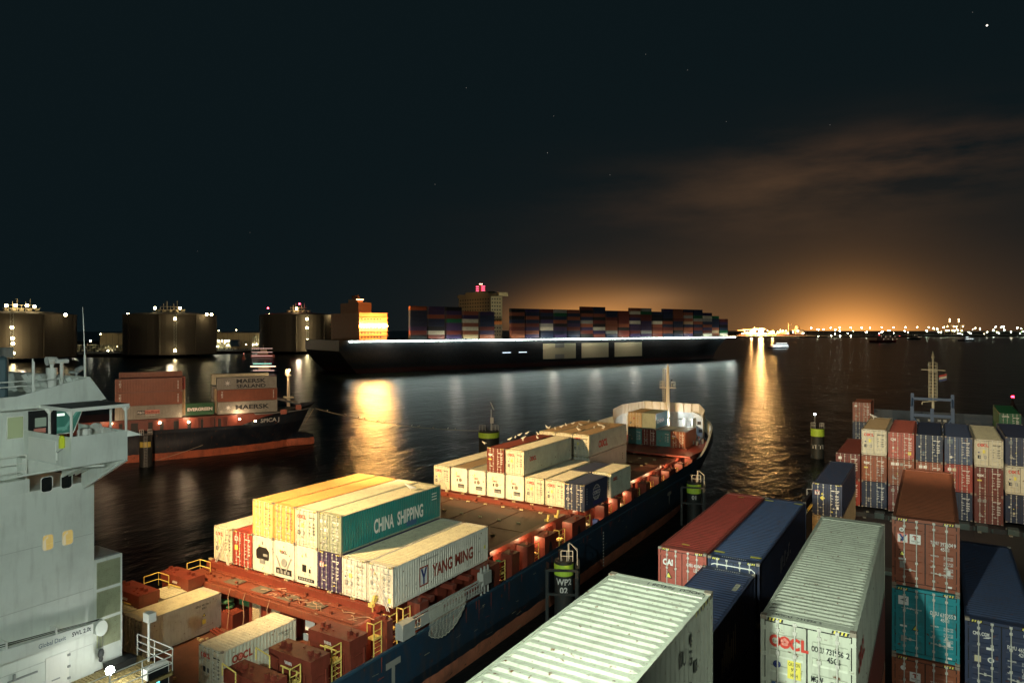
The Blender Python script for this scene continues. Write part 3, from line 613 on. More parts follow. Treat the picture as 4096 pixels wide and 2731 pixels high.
# ---------------------------------------------------------------- the red-decked feeder ship
AX = -43.0
A = empty('container_ship', (AX, 60, 0), label='moored feeder ship with white bridge house, red deck and dark blue hull', cat='ship')
AO = Vector((AX, 60, 0))
def hullmat(key, bands, dcol=(.03,.035,.04)):
    m = paint(key, (.5,.5,.5), .42, .6, .25, scale=.35, bump=.12); t = m.node_tree; b = t.nodes['Principled BSDF']
    tc = nd(t, 'ShaderNodeTexCoord'); sp = nd(t, 'ShaderNodeSeparateXYZ'); t.links.new(tc.outputs['Object'], sp.inputs[0])
    nz = nd(t, 'ShaderNodeTexNoise'); nz.inputs['Scale'].default_value = .8; nz.inputs['Detail'].default_value = 6
    t.links.new(tc.outputs['Object'], nz.inputs['Vector'])
    mm = nd(t, 'ShaderNodeMath', operation='MULTIPLY_ADD'); mm.inputs[1].default_value = .35; t.links.new(nz.outputs['Fac'], mm.inputs[0]); t.links.new(sp.outputs['Z'], mm.inputs[2])
    mr = nd(t, 'ShaderNodeMapRange'); mr.inputs['From Min'].default_value = -2; mr.inputs['From Max'].default_value = 22; t.links.new(mm.outputs[0], mr.inputs['Value'])
    r = nd(t, 'ShaderNodeValToRGB'); r.color_ramp.interpolation = 'CONSTANT'
    while len(r.color_ramp.elements) > 1: r.color_ramp.elements.remove(r.color_ramp.elements[-1])
    for i, (z, c) in enumerate(bands):
        p = (z+.17+2)/24
        e = r.color_ramp.elements[0] if i == 0 else r.color_ramp.elements.new(p)
        e.position = max(0, p) if i else 0; e.color = (*c, 1)
    t.links.new(mr.outputs['Result'], r.inputs['Fac'])
    for l in list(t.links):
        if l.to_node.bl_idname == 'ShaderNodeMix' and l.to_socket == l.to_node.inputs[6] : pass
    mx = [n for n in t.nodes if n.bl_idname == 'ShaderNodeMix']
    first = [n for n in mx if not n.inputs[6].is_linked][0]
    t.links.new(r.outputs['Color'], first.inputs[6]); first.inputs[7].default_value = (*dcol, 1)
    return m
HULLA = hullmat('hull_blue_red', [(-2,(.62,.23,.13)),(1.55,(.012,.022,.035)),(2.3,(.018,.046,.082))])
def loft(rows, name, mats, parent, off, m=0, close=True):
    """rows: list of point rings of equal length, bottom to top, joined by quads"""
    mb = MB(off); n = len(rows[0]); vs = [p for r in rows for p in r]
    fs = [(j*n+i, j*n+(i+1) % n, (j+1)*n+(i+1) % n, (j+1)*n+i) for j in range(len(rows)-1) for i in range(n if close else n-1)]
    mb.add(vs, fs, m); return mb
def outline(hb, y0, ys, ye, z, blunt=2.2, n=9, sheer=None):
    """half-breadth hb from y0 to ys, then an elliptic bow closing at ye"""
    st = [(hb, y0), (hb, (y0+ys)/2)]+[(hb*(1-(i/n)**blunt)**(1/1.25) if i < n else 0.0, ys+(ye-ys)*i/n) for i in range(n+1)]
    pts = [(AX+x, y) for x, y in st]+[(AX-x, y) for x, y in st[-2::-1]]
    return [Vector((x, y, z if sheer is None else z+sheer(y))) for x, y in pts]
sh = lambda y: 0 if y < 96 else (y-96)*.165
rows = [outline(10.2, -25, 88, 130, -1.5), outline(11.5, -25, 90, 131, 1.0), outline(11.5, -25, 95, 131.5, 3.0), outline(11.5, -25, 110, 131.5, 5.3, 2.5, sheer=lambda y: max(0,(y-97))*.13)]
mb = loft(rows, 'hull', HULLA, A, AO)
mb.build('hull', HULLA, A, smooth=True)
# white forecastle bulwark with its raised wave breaker
top = outline(11.45, 105, 110, 131.5, 5.3, 2.5, n=12, sheer=lambda y: max(0,(y-97))*.13)
up = [Vector((AX+(p.x-AX)*1.0, p.y-.2, 5.3+(max(0, p.y-97))*.13+(2.0 if p.y > 116 else (max(0,p.y-109)/7)*2.0))) for p in top]
inn = [Vector((AX+(p.x-AX)*.975, p.y-.35, p.z)) for p in up]; inb = [Vector((AX+(p.x-AX)*.955, p.y-.6, q.z-.1)) for p, q in zip(up, top)]
keep = [i for i, p in enumerate(top) if p.y > 106.5]
R = [[r[i] for i in keep] for r in (top, up)]; loft(R, '', None, None, AO, close=False).build('bow_flare', HULLA, A, smooth=True)
R = [[r[i] for i in keep] for r in (up, inn, inb)]; loft(R, '', None, None, AO, close=False).build('forecastle_bulwark', WHITE, A)
BW = paint('breaker_cream', (.7,.62,.46), .5, .2, .05)
wb = MB(AO); P = [(-51.2,119.5,10.2,12.2),(-51.0,123.2,10.9,12.7),(-48.4,128.6,11.3,13.0),(-37.8,128.6,11.3,13.0),(-35.2,123.2,10.9,12.6),(-34.6,119.8,9.6,11.9)]
for (x0,y0,a0,b0),(x1,y1,a1,b1) in zip(P, P[1:]):
    wb.add([(x0,y0,a0),(x1,y1,a1),(x1,y1,b1),(x0,y0,b0),(x0,y0+.12,a0),(x1,y1+.12,a1),(x1,y1+.12,b1),(x0,y0+.12,b0)], [(0,1,2,3),(4,7,6,5),(0,3,7,4),(3,2,6,7),(1,5,6,2),(0,4,5,1)])
    for i in range(7):
        t = i/7; a = Vector((x0,y0,a0)).lerp(Vector((x1,y1,a1)), t); b = Vector((x0,y0,b0)).lerp(Vector((x1,y1,b1)), t)
        wb.box(a.x-.03,a.x+.03,a.y-.25,a.y+.02,a.z,b.z)
wb.build('wave_breaker', BW, A)
fb = MB(AO)                                           # white shell under the breaker, frames and the round openings
for (x0,y0,a0,b0),(x1,y1,a1,b1) in zip(P, P[1:]):
    fb.add([(x0,y0,a0),(x1,y1,a1),(x1*.98+AX*.02,y1+.3,7.6),(x0*.98+AX*.02,y0+.3,7.6)], [(0,1,2,3)])
for x in (-48.5,-45.5,-40.6,-38.0,-36.4): fb.box(x-.09,x+.09,121.5+(.0 if abs(x+43)<5 else -2),121.7,7.6,11.3)
fb.box(-49,-37,122,122.2,10.7,10.95); fb.box(-43.2,-42.9,122,128.4,10.7,10.9)
fb.build('forecastle_shell', WHITE, A)
op = MB(AO)
for x, y, z in ((-47,128.45,9.8),(-44.6,128.45,9.4),(-40.5,128.45,9.8),(-38.6,127.0,9.2),(-36.8,125.2,9.9),(-36.4,124.6,8.6)): op.box(x-.32,x+.32,y-.14,y-.02,z-.3,z+.3)
op.build_each('mooring_port', BLACK, A)
d = MB(AO); pl = [(p.x, p.y-.5) for p in outline(10.9,105,108,131,0,2.6)]
d.prism(pl, 'z', 7.2, 7.45); d.build('forecastle_deck', paint('forecastle_deck_red', (.3,.05,.03), .5, .5, .2), A)
w = MB(AO)
for x, y in ((-38.2,121.5),(-36.4,118.5),(-46,121),(-39.5,118.6)):
    w.box(x-.7,x+.7,y-.5,y+.5,7.45,8.1); w.bar((x-.9,y,8.2),(x+.9,y,8.2),.42,10); w.box(x+.75,x+.95,y-.55,y+.55,7.45,8.7); w.box(x-1,x-.85,y-.55,y+.55,7.45,8.7)
for x, y in ((-35,115.5),(-34.6,117.5),(-37.5,123.5),(-36,121.2)): w.bar((x,y,7.4),(x,y,8.15),.2,8); w.bar((x+.6,y,7.4),(x+.6,y,8.15),.2,8)
w.build('mooring_winch', GREY, A)
# foremast
m = MB(AO); m.bar((-43,126,7.4),(-43,126,13),.46,10,.42); m.bar((-43,126,13),(-43,126,20.0),.42,10,.24); m.bar((-43,126,20),(-43,126,20.5),.12,6)
m.box(-44.5,-41.5,125.6,126.4,15.95,16.1)
for x in (-44.4,-43.9,-42.2,-41.7): m.bar((x,125.65,16.1),(x,125.65,17.2),.04,5); m.bar((x,126.35,16.1),(x,126.35,17.2),.04,5)
for z in (16.6,17.2): m.path([(-44.4,125.65,z),(-44.4,126.35,z),(-43.9,126.35,z)], .035, 5); m.path([(-41.7,126.35,z),(-41.7,125.65,z),(-42.2,125.65,z)], .035, 5)
for x in (-43.85,-43.5): m.bar((x,125.75,9),(x,125.75,19.6),.045,5)
for i in range(26): m.bar((-43.85,125.75,9.2+.4*i),(-43.5,125.75,9.2+.4*i),.025,4)
m.bar((-43.9,126,19.6),(-42.9,126,19.6),.05,5)
MAST = paint('mast_cream', (.74,.66,.48), .5, .2)
mo = m.build('foremast', MAST, A)
MB(AO).box(-42.35,-42.05,125.8,126.1,16.3,16.8).box(-42.3,-42.1,125.85,126.05,17.3,17.6).build('navigation_lamp', BLACK, mo)
# decks
d = MB(AO); d.box(-53.8,-32.2,16,105,3.2,3.4); d.build('main_deck', paint('deck_brown', (.15,.06,.035), .45, .75, .4, scale=.6, bump=.2, dcol=(.04,.022,.015)), A)
d = MB(AO)
def hatch(y0, y1, ztop, mat, x0=-53.6, x1=-34.3, nx=4):
    m = MB(AO); m.box(x0, x1, y0, y1, ztop-.55, ztop)
    for i in range(1, nx): x = x0+(x1-x0)*i/nx; m.box(x-.12, x+.12, y0+.1, y1-.1, ztop, ztop+.035)
    for yy in (y0+.3, y1-.3, (y0+y1)/2): m.box(x0+.2, x1-.2, yy-.09, yy+.09, ztop, ztop+.025)
    m.build('hatch_cover', mat, A)
    c = MB(AO); c.box(x0-.15,x0,y0,y1,3.4,ztop-.1); c.box(x1,x1+.15,y0,y1,3.4,ztop-.1); c.box(x0,x1,y0-.02,y0+.12,3.4,ztop-.6); c.box(x0,x1,y1-.12,y1+.02,3.4,ztop-.6)
    for i in range(int((y1-y0)/1.5)): c.box(x1+.15,x1+.42,y0+.6+1.5*i,y0+.68+1.5*i,3.4,ztop-.2)
    c.box(x1-.05,x1+.5,y0,y1,ztop-.2,ztop+.22)
    c.build('hatch_coaming', RED, A)
    s = MB(AO)
    for i in range(nx*2+1):
        x = x0+(x1-x0)*i/(nx*2)
        for yy in (y0+.35, y1-.35, y0+(y1-y0)*.33, y0+(y1-y0)*.66):
            s.box(x-.2,x-.03,yy-.1,yy+.1,ztop,ztop+.13); s.box(x+.03,x+.2,yy-.1,yy+.1,ztop,ztop+.13)
    s.build('twistlock_socket', paint('socket_brass', (.5,.42,.24), .5, .3), A, kind='stuff')
hatch(36.9, 49.9, 7.05, RED); hatch(51.2, 66.0, 6.95, REDW); hatch(67.6, 81.2, 7.05, RED); hatch(82.6, 96.2, 7.05, RED); hatch(97.4, 109.5, 7.0, REDW); hatch(110.4, 118.0, 7.35, RED, -50, -35)
# cross platforms at the hatch ends with pipes and lids
for y0, y1, z in ((34.6,36.9,6.55),(66.0,67.6,6.7),(81.2,82.6,6.7),(49.9,51.2,6.6)):
    m = MB(AO); m.box(-53.6,-34.2,y0,y1,z-.18,z); m.box(-53.6,-34.2,y0-.12,y0,z-.45,z+.05)
    for q in (.25,.45,1.7): m.bar((-53.4,y0+q*(y1-y0)/2.3,z+.1),(-34.4,y0+q*(y1-y0)/2.3,z+.1),.055,6)
    for i in range(26):
        x = rnd.uniform(-53,-34.8); yy = rnd.uniform(y0+.1,y1-.1); m.box(x-.12,x+.12,yy-.08,yy+.08,z,z+rnd.uniform(.1,.28))
    m.build('cross_platform', paint('platform_red', (.22,.055,.03), .45, .8, .5, scale=1.4, bump=.3, dcol=(.05,.025,.015)), A)
    if y0 < 40:
        l = MB(AO)
        for x in (-48.3,-45.0,-42.0,-39.0): l.box(x-.75,x+.75,y0+.55,y0+1.75,z+.02,z+.09)
        l.build_each('access_lid', paint('lid_grey', (.12,.1,.075), .7, .4), A)
# low bay: store house, lockers, pipes, box and reels
m = MB(AO); m.box(-45.6,-41.6,35.0,36.7,3.4,6.3); st = m.build('store_house', RED, A)
for x in (-45.1,-42.9):
    l = MB(AO); l.box(x,x+.9,34.93,35.0,4.5,6.0)
    for i in range(10): l.box(x+.03,x+.87,34.88,34.93,4.55+.145*i,4.65+.145*i)
    l.build('louvre_door', paint('louvre_cream', (.5,.42,.28), .5, .3), st)
l = MB(AO); l.box(-44.0,-43.2,34.9,35.0,3.5,5.9); l.path([(-43.95,34.85,3.6),(-43.95,34.85,5.8),(-43.3,34.85,5.8),(-43.3,34.85,3.6)], .03, 5); l.build('door', RED, st)
m = MB(AO)
m.box(-49.6,-46.8,34.4,35.9,3.4,4.7); m.box(-52.2,-50.2,34.9,36.6,3.4,6.2); m.box(-41.2,-40.4,33.3,34.2,3.4,4.6); m.box(-38.6,-37.3,32.8,34.0,3.4,4.5); m.box(-38.7,-37.2,32.7,34.1,4.5,4.68); m.box(-36.6,-34.4,34.9,36.7,3.4,6.3)
m.build_each('deck_locker', RED, A)
m = MB(AO)
for q in (0,.25,.5): m.path([(-49,33.6+q,3.55),(-44,32.6+q,3.6),(-38,33.0+q,3.6),(-34.6,32.0+q,3.6)], .08, 6)
for x in (-37.2,-36.8): m.bar((x,30,3.6),(x+.8,34.4,3.7),.1,6)
m.build('deck_pipe', RED, A)
m = MB(AO)
for i in range(5): m.bar((-43.4+.25*i,33.2,3.6),(-43.2+.25*i,34.3,3.8),.02,5)
m.path([(-43.6,33.1,3.62),(-42.1,33.1,3.62),(-42.0,34.4,3.8),(-43.5,34.4,3.8),(-43.6,33.1,3.62)], .035, 5)
m.build('deck_ladder', YEL, A)
m = MB(AO)
for i in range(9):
    t = i*.8; m.ball((-48.6+.25*math.cos(t)*2, 35.1+.3*math.sin(t), 4.85+.06*i), .32, sq=(1,1,.55))
m.build('green_net_heap', paint('net_green', (.03,.12,.05), .8, .4), A)
tb = paint('canvas_pale', (.55,.5,.36), .8, .3)
m = MB(AO)
for i in range(10): m.ball((-45.2+rnd.uniform(-.9,.9), 32.3+rnd.uniform(-.4,.4), 3.5), rnd.uniform(.18,.4), sq=(1.3,1,.35))
for i in range(6): m.ball((-36.9+rnd.uniform(-.5,.5), 33.9+rnd.uniform(-.3,.3), 4.3), rnd.uniform(.2,.4), sq=(1,1,.9))
m.build('crumpled_canvas', tb, A)
MB(AO).box(-47.6,-46.2,35.6,36.6,5.0,5.9).box(-35.2,-34.6,35.4,36.0,4.6,5.6).build_each('green_cabinet', paint('cabinet_green', (.06,.3,.13), .5, .2), A)
m = MB(AO); m.box(-39.4,-38.5,35.1,35.2,5.0,5.7); m.box(-39.6,-39.2,35.1,35.2,4.2,4.7); m.build_each('notice_board', INK['white'], A)
# yellow fire-hose horns
def horn(x, y, z, s=1.0):
    m = MB(AO); m.bar((x,y,z),(x,y,z+.8*s),.05,6); m.box(x-.3*s,x+.1*s,y-.15,y+.15,z+.35*s,z+.6*s); m.prism([(y-.05,z+.6*s),(y+.35*s,z+.7*s),(y+.4*s,z+1.05*s),(y+.1*s,z+1.1*s)], 'x', x-.06, x+.12)
    m.build('bollard_horn', YEL, A)
horn(-34.0,36.4,7.0); horn(-33.9,64.2,6.9); horn(-34.1,62.4,6.9,.9)
# starboard and port pillars that carry the outer containers
def pillar(y0, y1, x0=-35.3, x1=-31.75, portal=True, z1=7.15, side=1, hang=True):
    m = MB(AO); X = (lambda x: x) if side > 0 else (lambda x: 2*AX-x)
    def bx(a, b, *r): m.box(min(X(a),X(b)), max(X(a),X(b)), *r)
    if portal:
        bx(x0,x0+1.0,y0,y1,3.4,z1-.7); bx(x1-1.15,x1,y0,y1,3.4,z1-.7); bx(x0-.2,x1+.02,y0-.12,y1+.12,z1-.75,z1)
        bx(x0-.1,x0+.6,y0-.05,y1+.05,z1-1.2,z1-.7)
    else: bx(x0+2.4,x1,y0,y1,3.4,z1)
    for xx in ((x0+.2,x0+.7,x1-.9,x1-.35) if portal else (x1-.5,)):
        bx(xx,xx+.22,(y0+y1)/2-.12,(y0+y1)/2+.12,z1,z1+.24)
    for q in range(5):
        xx, yy, e = rnd.uniform(x0+.2,x1-.3), rnd.uniform(y0+.1,y1-.25), rnd.uniform(.04,.11)
        if portal or xx > x0+2.5: bx(xx,xx+e*2,yy,yy+e*1.6,z1,z1+e*1.5)
    if portal:
        for zz in (4.4,5.3,6.0): bx(x1,x1+.05,y0+.2,y1-.2,zz,zz+.05)
        m.bar((X(x1+.06),y1-.25,3.4),(X(x1+.06),y1-.25,z1-.8),.05,6); m.bar((X(x1-.5),y0-.1,3.4),(X(x1-.5),y0-.1,z1-.9),.04,6); bx(x1-1.05,x1-.7,y0-.12,y0,4.6,5.1)
    o = m.build('side_pillar', RED, A)
    if not portal and y1-y0 > 1.5:
        q = MB(AO); c = (y0+y1)/2; q.prism([(c+.38*math.cos(t*.524), 5.3+(1.25 if math.sin(t*.524) > 0 else 1.1)*math.sin(t*.524)) for t in range(12)], 'x', x1-.1, x1+.012); q.build('opening_dark_plate', BLACK, o)  # black plate on a solid wall, the opening's dark inside as colour
    if portal:
        s = MB(AO)
        for i in range(5): s.add([(X(x0+1.35+.13*i),y0-.13,z1-.62),(X(x0+1.42+.13*i),y0-.13,z1-.62),(X(x0+1.34+.13*i),y0-.13,z1-.42),(X(x0+1.27+.13*i),y0-.13,z1-.42)], [(0,1,2,3)])
        s.build('warning_stripes', INK['white'], o)
        h = MB(AO); h.path([(X(x0+.9),y0-.1,z1-.85),(X(x1-1.2),y0-.1,z1-.85),(X(x1-1.25),y0-.1,z1-1.2)], .05, 6); h.bar((X(x1-1.25),y0-.12,z1-1.2),(X(x1-1.25),y0-.12,4.0),.045,6)
        for k in range(7): h.bar((X(x1-1.25),y0-.12,4.2+.35*k),(X(x1-1.0),y0-.12,4.2+.35*k),.02,4)
        h.build('pillar_ladder', YEL, o)
def railing(pts, h=1.05, mat=YEL, mid=1, name='guard_rail', r=.035, every=1.3, par=None, off=None):
    m = MB(AO if off is None else off)
    for a, b in zip(pts, pts[1:]):
        a, b = Vector(a), Vector(b); n = max(1, round((b-a).length/every))
        for k in range(n+1): p = a.lerp(b, k/n); m.bar(p, p+Z_*h, r, 5)
        for q in range(mid+1): z = h*(q+1)/(mid+1); m.bar(a+Z_*z, b+Z_*z, r, 5)
    return m.build(name, mat, A if par is None else par)
def stair(x, y0, y1, zt=6.5):
    m = MB(AO)
    m.box(x-.35,x+.35,y0,y1,zt-.05,zt+.03)
    for yy in (y0,y1): m.bar((x+.3,yy,3.4),(x+.3,yy,zt+1.05),.045,6)
    m.bar((x+.3,y0,zt+1.05),(x+.3,y1,zt+1.05),.04,6); m.bar((x+.3,y0,zt+.55),(x+.3,y1,zt+.55),.035,6); m.path([(x+.3,y0,zt+1.05),(x-.3,y0,zt+1.05),(x-.3,y0,zt)], .04, 6)
    for k in range(9): m.bar((x+.3,y0,3.6+.32*k),(x+.3,y1,3.6+.32*k),.022,4)
    m.build('yellow_ladder', YEL, A)
for y0, y1 in ((25.6,26.8),(28.8,30.1),(32.0,33.4)): pillar(y0, y1); 
for y in (27.6,30.9): stair(-32.6, y, y+.8, 6.0)
m = MB(AO)
for y in (24.9,27.2): m.path([(-34.8,y,7.2),(-34.8,y,7.9),(-33.2,y-.3,7.9),(-33.2,y-.3,7.2)], .04, 6)
m.build_each('hoop_rail', YEL, A)
for y0, y1 in ((25.6,26.8),(29.2,30.6),(33.2,34.4)): pillar(y0, y1, side=-1)
for y in (27.4,31.3,35.0): railing([(-53.6,y,6.3),(-53.6,y+1.2,6.3),(-52.2,y+1.2,6.3)])
for y in (34.6,36.2,37.6): stair(-32.5, y, y+.75, 6.1)
# plated sections and posts along the passage
for y0, y1 in ((35.4,36.0),(38.9,39.9),(47.0,49.6),(51.6,52.9),(54.3,55.6),(57.6,59.9),(63.4,66.6),(71.4,72.6),(75.2,76.0),(79.6,81.6),(84.6,86.0),(89.4,90.4),(93.6,96.4),(99.5,100.6),(104.2,106.6)):
    pillar(y0, y1, portal=False)
for y0, y1 in ((50.0,51.0),(56.2,57.0),(61.2,62.4),(67.4,68.4),(73.2,74.2),(77.2,78.2),(82.2,83.2),(87.2,88.2),(91.6,92.4),(97.6,98.4),(102,103)): stair(-32.4, y0, y1, 5.8)
m = MB(AO)
for y0 in (40.4,43.2,45.4): 
    m.prism([(y0,6.9),(y0+1.6,6.9),(y0+1.2,5.2),(y0+.9,3.4),(y0+.4,3.4),(y0+.3,5.4)], 'x', -34.0, -33.6); m.box(-33.7,-32.2,y0+.3,y0+.8,6.6,6.95)
m.box(-34.2,-33.9,37,50,3.4,6.6)
m.build_each('bracket_plate', RED, A)
railing([(-31.9,34.2,3.4),(-31.9,47,3.4)], 1.1, RED); railing([(-31.9,52.9,3.4),(-31.9,63.4,3.4)], 1.1, RED); railing([(-31.9,66.6,3.4),(-31.9,93.6,3.4)], 1.1, RED)
m = MB(AO); m.prism([(5.2,17),(5.2,17.1),(5.2,17.1)], 'x', -31.6, -31.5) if 0 else None
m.box(-31.62,-31.42,-20,104,5.2,5.36); m.build('sheer_strake', paint('strake_blue', (.03,.08,.13), .5, .3), A)
m = MB(AO)
for y in (58.6,71.0,86.8): m.box(-33.0,-32.4,y,y+.5,3.4,5.6)
m.build_each('blue_hose_box', paint('hose_blue', (.02,.05,.2), .5, .3), A)
m = MB(AO)
for y in (50.6,59.4,100.8): m.ball((-32.6,y,6.7), .28, sq=(1,1.4,.6))
m.build_each('green_drum', paint('drum_green', (.1,.45,.2), .5, .2), A)
for k, (y0, y1) in enumerate(((24,34),(36,50),(51,66),(67,82),(83,97),(97,110))):
    m = MB(AO)
    for i in range(34):
        x, y = rnd.uniform(-33.8,-32.1), rnd.uniform(y0,y1); h = rnd.choice((.2,.35,.6,1.1)); q = rnd.uniform(.08,.3)
        if i % 3: m.box(x-q,x+q,y-q,y+q*1.4,3.4,3.4+h)
        else: m.bar((x,y,3.4),(x,y,3.4+h*2),.07,6); m.ball((x,y,3.4+h*2), .12)
    for q in range(3): m.bar((-33.9+.15*q,y0,3.7+.3*q),(-33.9+.15*q,y1,3.7+.3*q),.06,6)
    m.build('deck_fitting', paint('fitting_mixed', (.22,.09,.06), .5, .8, .5, scale=3, dcol=(.05,.04,.035)), A, kind='stuff')
m = MB(AO)
for k in range(9):
    x, y, z = rnd.uniform(-52,-35), rnd.uniform(34.8,36.6), 6.62; pts = []
    for i in range(9): pts.append((x,y,z)); x += rnd.uniform(-.1,.6); y = min(36.8,max(34.7,y+rnd.uniform(-.5,.5))); z = 6.6+rnd.uniform(0,.06)
    m.path(pts, .03, 5)
for x in (-47.2,-45.4,-42.6): m.path([(x,34.5,6.7),(x-.1,34.35,6.0),(x+.1,34.3,5.0),(x,34.2,3.6)], .03, 5)
m.build('hose_loop', paint('hose_pale', (.45,.28,.18), .6, .3), A)
for k, (y0, y1, x0, x1, z) in enumerate(((21,33,-48,-42,3.42),(22,33,-39,-33,3.42),(38,49,-53,-34.6,7.06))):
    m = MB(AO)
    for i in range(26):
        x, y = rnd.uniform(x0,x1), rnd.uniform(y0,y1); q = rnd.uniform(.05,.16); m.box(x-q,x+q,y-q,y+q,z,z+rnd.uniform(.06,.16))
    m.build('lashing_socket', paint('socket_brass', (.5,.42,.24), .5, .3), A, kind='stuff')
# marks on the hull
mk = Marks(); fr = (Vector((-31.5+.012,0,0))-AO, Y_, Z_)
for y, s in ((35.75,1.0),(92.9,1.0)):
    mk.poly(fr, [(y-.75,4.05),(y+.75,4.05),(y+.75,4.5),(y-.75,4.5)], 'grey'); mk.poly(fr, [(y-.17,4.05),(y-.17,2.9),(y,2.65),(y+.17,2.9),(y+.17,4.05)], 'grey')
for k in range(12): mk.rect(fr, 70.5, 70.75, .7+.33*k, .86+.33*k, 'white')
mk.build('hull_marks', A)
mk = Marks()
for i in range(70):
    y, z = rnd.uniform(22,100), rnd.uniform(.4,4.9); a_, l_ = rnd.uniform(-.5,.5), rnd.uniform(.15,.9); t_ = rnd.uniform(.012,.04); mk.poly(fr, [(y,z),(y+l_,z+l_*a_*.3),(y+l_,z+l_*a_*.3+t_),(y,z+t_)], rnd.choice(('grey','cream','brick')))
for i in range(26):
    y = rnd.uniform(22,100); l_ = rnd.uniform(.5,1.7); mk.poly(fr, [(y-.05,5.15),(y+.05,5.15),(y+.015,5.15-l_),(y-.015,5.15-l_)], 'brick')
mk.build('hull_scuffs', A)
# gangway with its net
G = empty('gangway', (-31.4, 41, 6), label='grey stowed gangway along the red ship side, pale net draped over it', cat='gangway')
GO = Vector((-31.4, 41, 6)); gm = paint('gangway_alu', (.42,.43,.4), .45, .3)
m = MB(GO); m.box(-31.7,-31.3,37.6,46.4,5.75,5.85)
for z in (5.85,6.55): m.box(-31.35,-31.25,37.6,46.4,z-.06,z+.06); m.box(-31.75,-31.65,37.6,46.4,z-.06,z+.06)
for i in range(24): m.box(-31.32,-31.28,37.7+.37*i,37.78+.37*i,5.85,6.55)
m.box(-31.3,-31.26,38.4,41.0,5.9,6.5); m.box(-31.8,-31.1,36.3,37.6,5.6,6.7)
m.build('walkway', gm, G)
m = MB(GO)
for y in (46.4,46.9,47.4): m.bar((-31.5,y,5.4),(-31.5,y,7.6),.09,6)
m.box(-31.8,-31.2,46.3,47.5,6.2,7.2); m.build('hoist_frame', gm, G)
m = MB(GO); nu, nv = 84, 40; P = []
for i in range(nu+1):
    for j in range(nv+1):
        u_, v_ = i/nu, j/nv; y = 39.2+4.4*u_; z = 6.75-v_*(2.75-.9*abs(2*u_-1)**2.2-.5*u_)
        P.append(Vector((-31.2+.12*math.sin(math.pi*v_)*(1+.5*math.sin(9*u_))+.03*math.sin(i*.7), y+.05*math.sin(j*.5), z+.03*math.sin(i*.8))))
for i in range(nu+1):
    for j in range(nv):
        if (i+j) % 2 == 0:
            for di in (-1, 1):
                if 0 <= i+di <= nu: m.bar(P[i*(nv+1)+j], P[(i+di)*(nv+1)+j+1], .007, 3)
for i in range(nu): m.bar(P[i*(nv+1)], P[(i+1)*(nv+1)], .04, 4); m.bar(P[i*(nv+1)+nv], P[(i+1)*(nv+1)+nv], .025, 4)
m.build('safety_net', paint('net_pale', (.5,.5,.42), .8, .2), G)
# ---------------------------------------------------------------- bridge house
HV = -35.2
m = MB(AO); m.box(-50.8,HV,-2,18.05,3.4,19.6); m.box(-31.9,HV,-8,15.2,3.4,9.4)
m.build('house_wall', WHITE, A)
sm = MB(AO)
for z in (8.9,11.6,14.3,17.0): sm.box(HV,HV+.012,-2,18.0,z,z+.03)
for y in (9.0,): sm.box(HV,HV+.012,y,y+.03,5,19.4)
sm.build('weld_seam', paint('seam_white', (.55,.57,.52), .5, .2), A)
def cut_window(px0, px1, py0, py1, lit, v=HV):
    a = at(px0, (py0+py1)/2, X=v); b = at(px1, (py0+py1)/2, X=v); z1 = at((px0+px1)/2, py0, X=v).z; z0 = at((px0+px1)/2, py1, X=v).z
    def rr(y0, y1, z0, z1, r):
        out = []
        for cx, cz, a0 in ((y1-r,z1-r,0),(y0+r,z1-r,90),(y0+r,z0+r,180),(y1-r,z0+r,270)):
            out += [(cx+r*math.cos(math.radians(a0+q)), cz+r*math.sin(math.radians(a0+q))) for q in (0,30,60,90)]
        return out
    o = rr(a.y-.035, b.y+.035, z0-.035, z1+.035, .14); i = rr(a.y, b.y, z0, z1, .12); n = len(o)
    m = MB(AO); vs = [(v+.025,*p) for p in o]+[(v+.025,*p) for p in i]+[(v,*p) for p in o]+[(v-.0+.006,*p) for p in i]
    m.add(vs, [(k,(k+1)%n,(k+1)%n+n,k+n) for k in range(n)]+[(k+2*n,(k+1)%n+2*n,(k+1)%n,k) for k in range(n)]+[(k+n,(k+1)%n+n,(k+1)%n+3*n,k+3*n) for k in range(n)])
    w = m.build('window', WHITE2, A)
    p = MB(AO); p.add([(v+.012,*q) for q in i], [tuple(range(n))]); p.build('pane', lit, w)
    if lit is not GLASS:
        c = MB(AO); y0, y1 = a.y, b.y
        c.add([(v+.016,y0+.05*(y1-y0),z0+.02),(v+.016,y0+.35*(y1-y0),z0+.03),(v+.016,y0+.3*(y1-y0),z1-.2),(v+.016,y0+.55*(y1-y0),z1-.15),(v+.016,y0+.5*(y1-y0),z1-.03),(v+.016,y0+.05*(y1-y0),z1-.25)], [tuple(range(6))])
        c.build('curtain', glow('curtain_lit', (.75,.68,.42), .55), w)
LITW = glow('cabin_light', (.6,.44,.13), .7); LITG = glow('bridge_light', (.4,.52,.26), .42)
cut_window(165,208,1907,1965,GLASS); cut_window(245,286,1893,1951,GLASS); cut_window(170,212,2138,2198,LITW); cut_window(249,291,2120,2177,LITW)
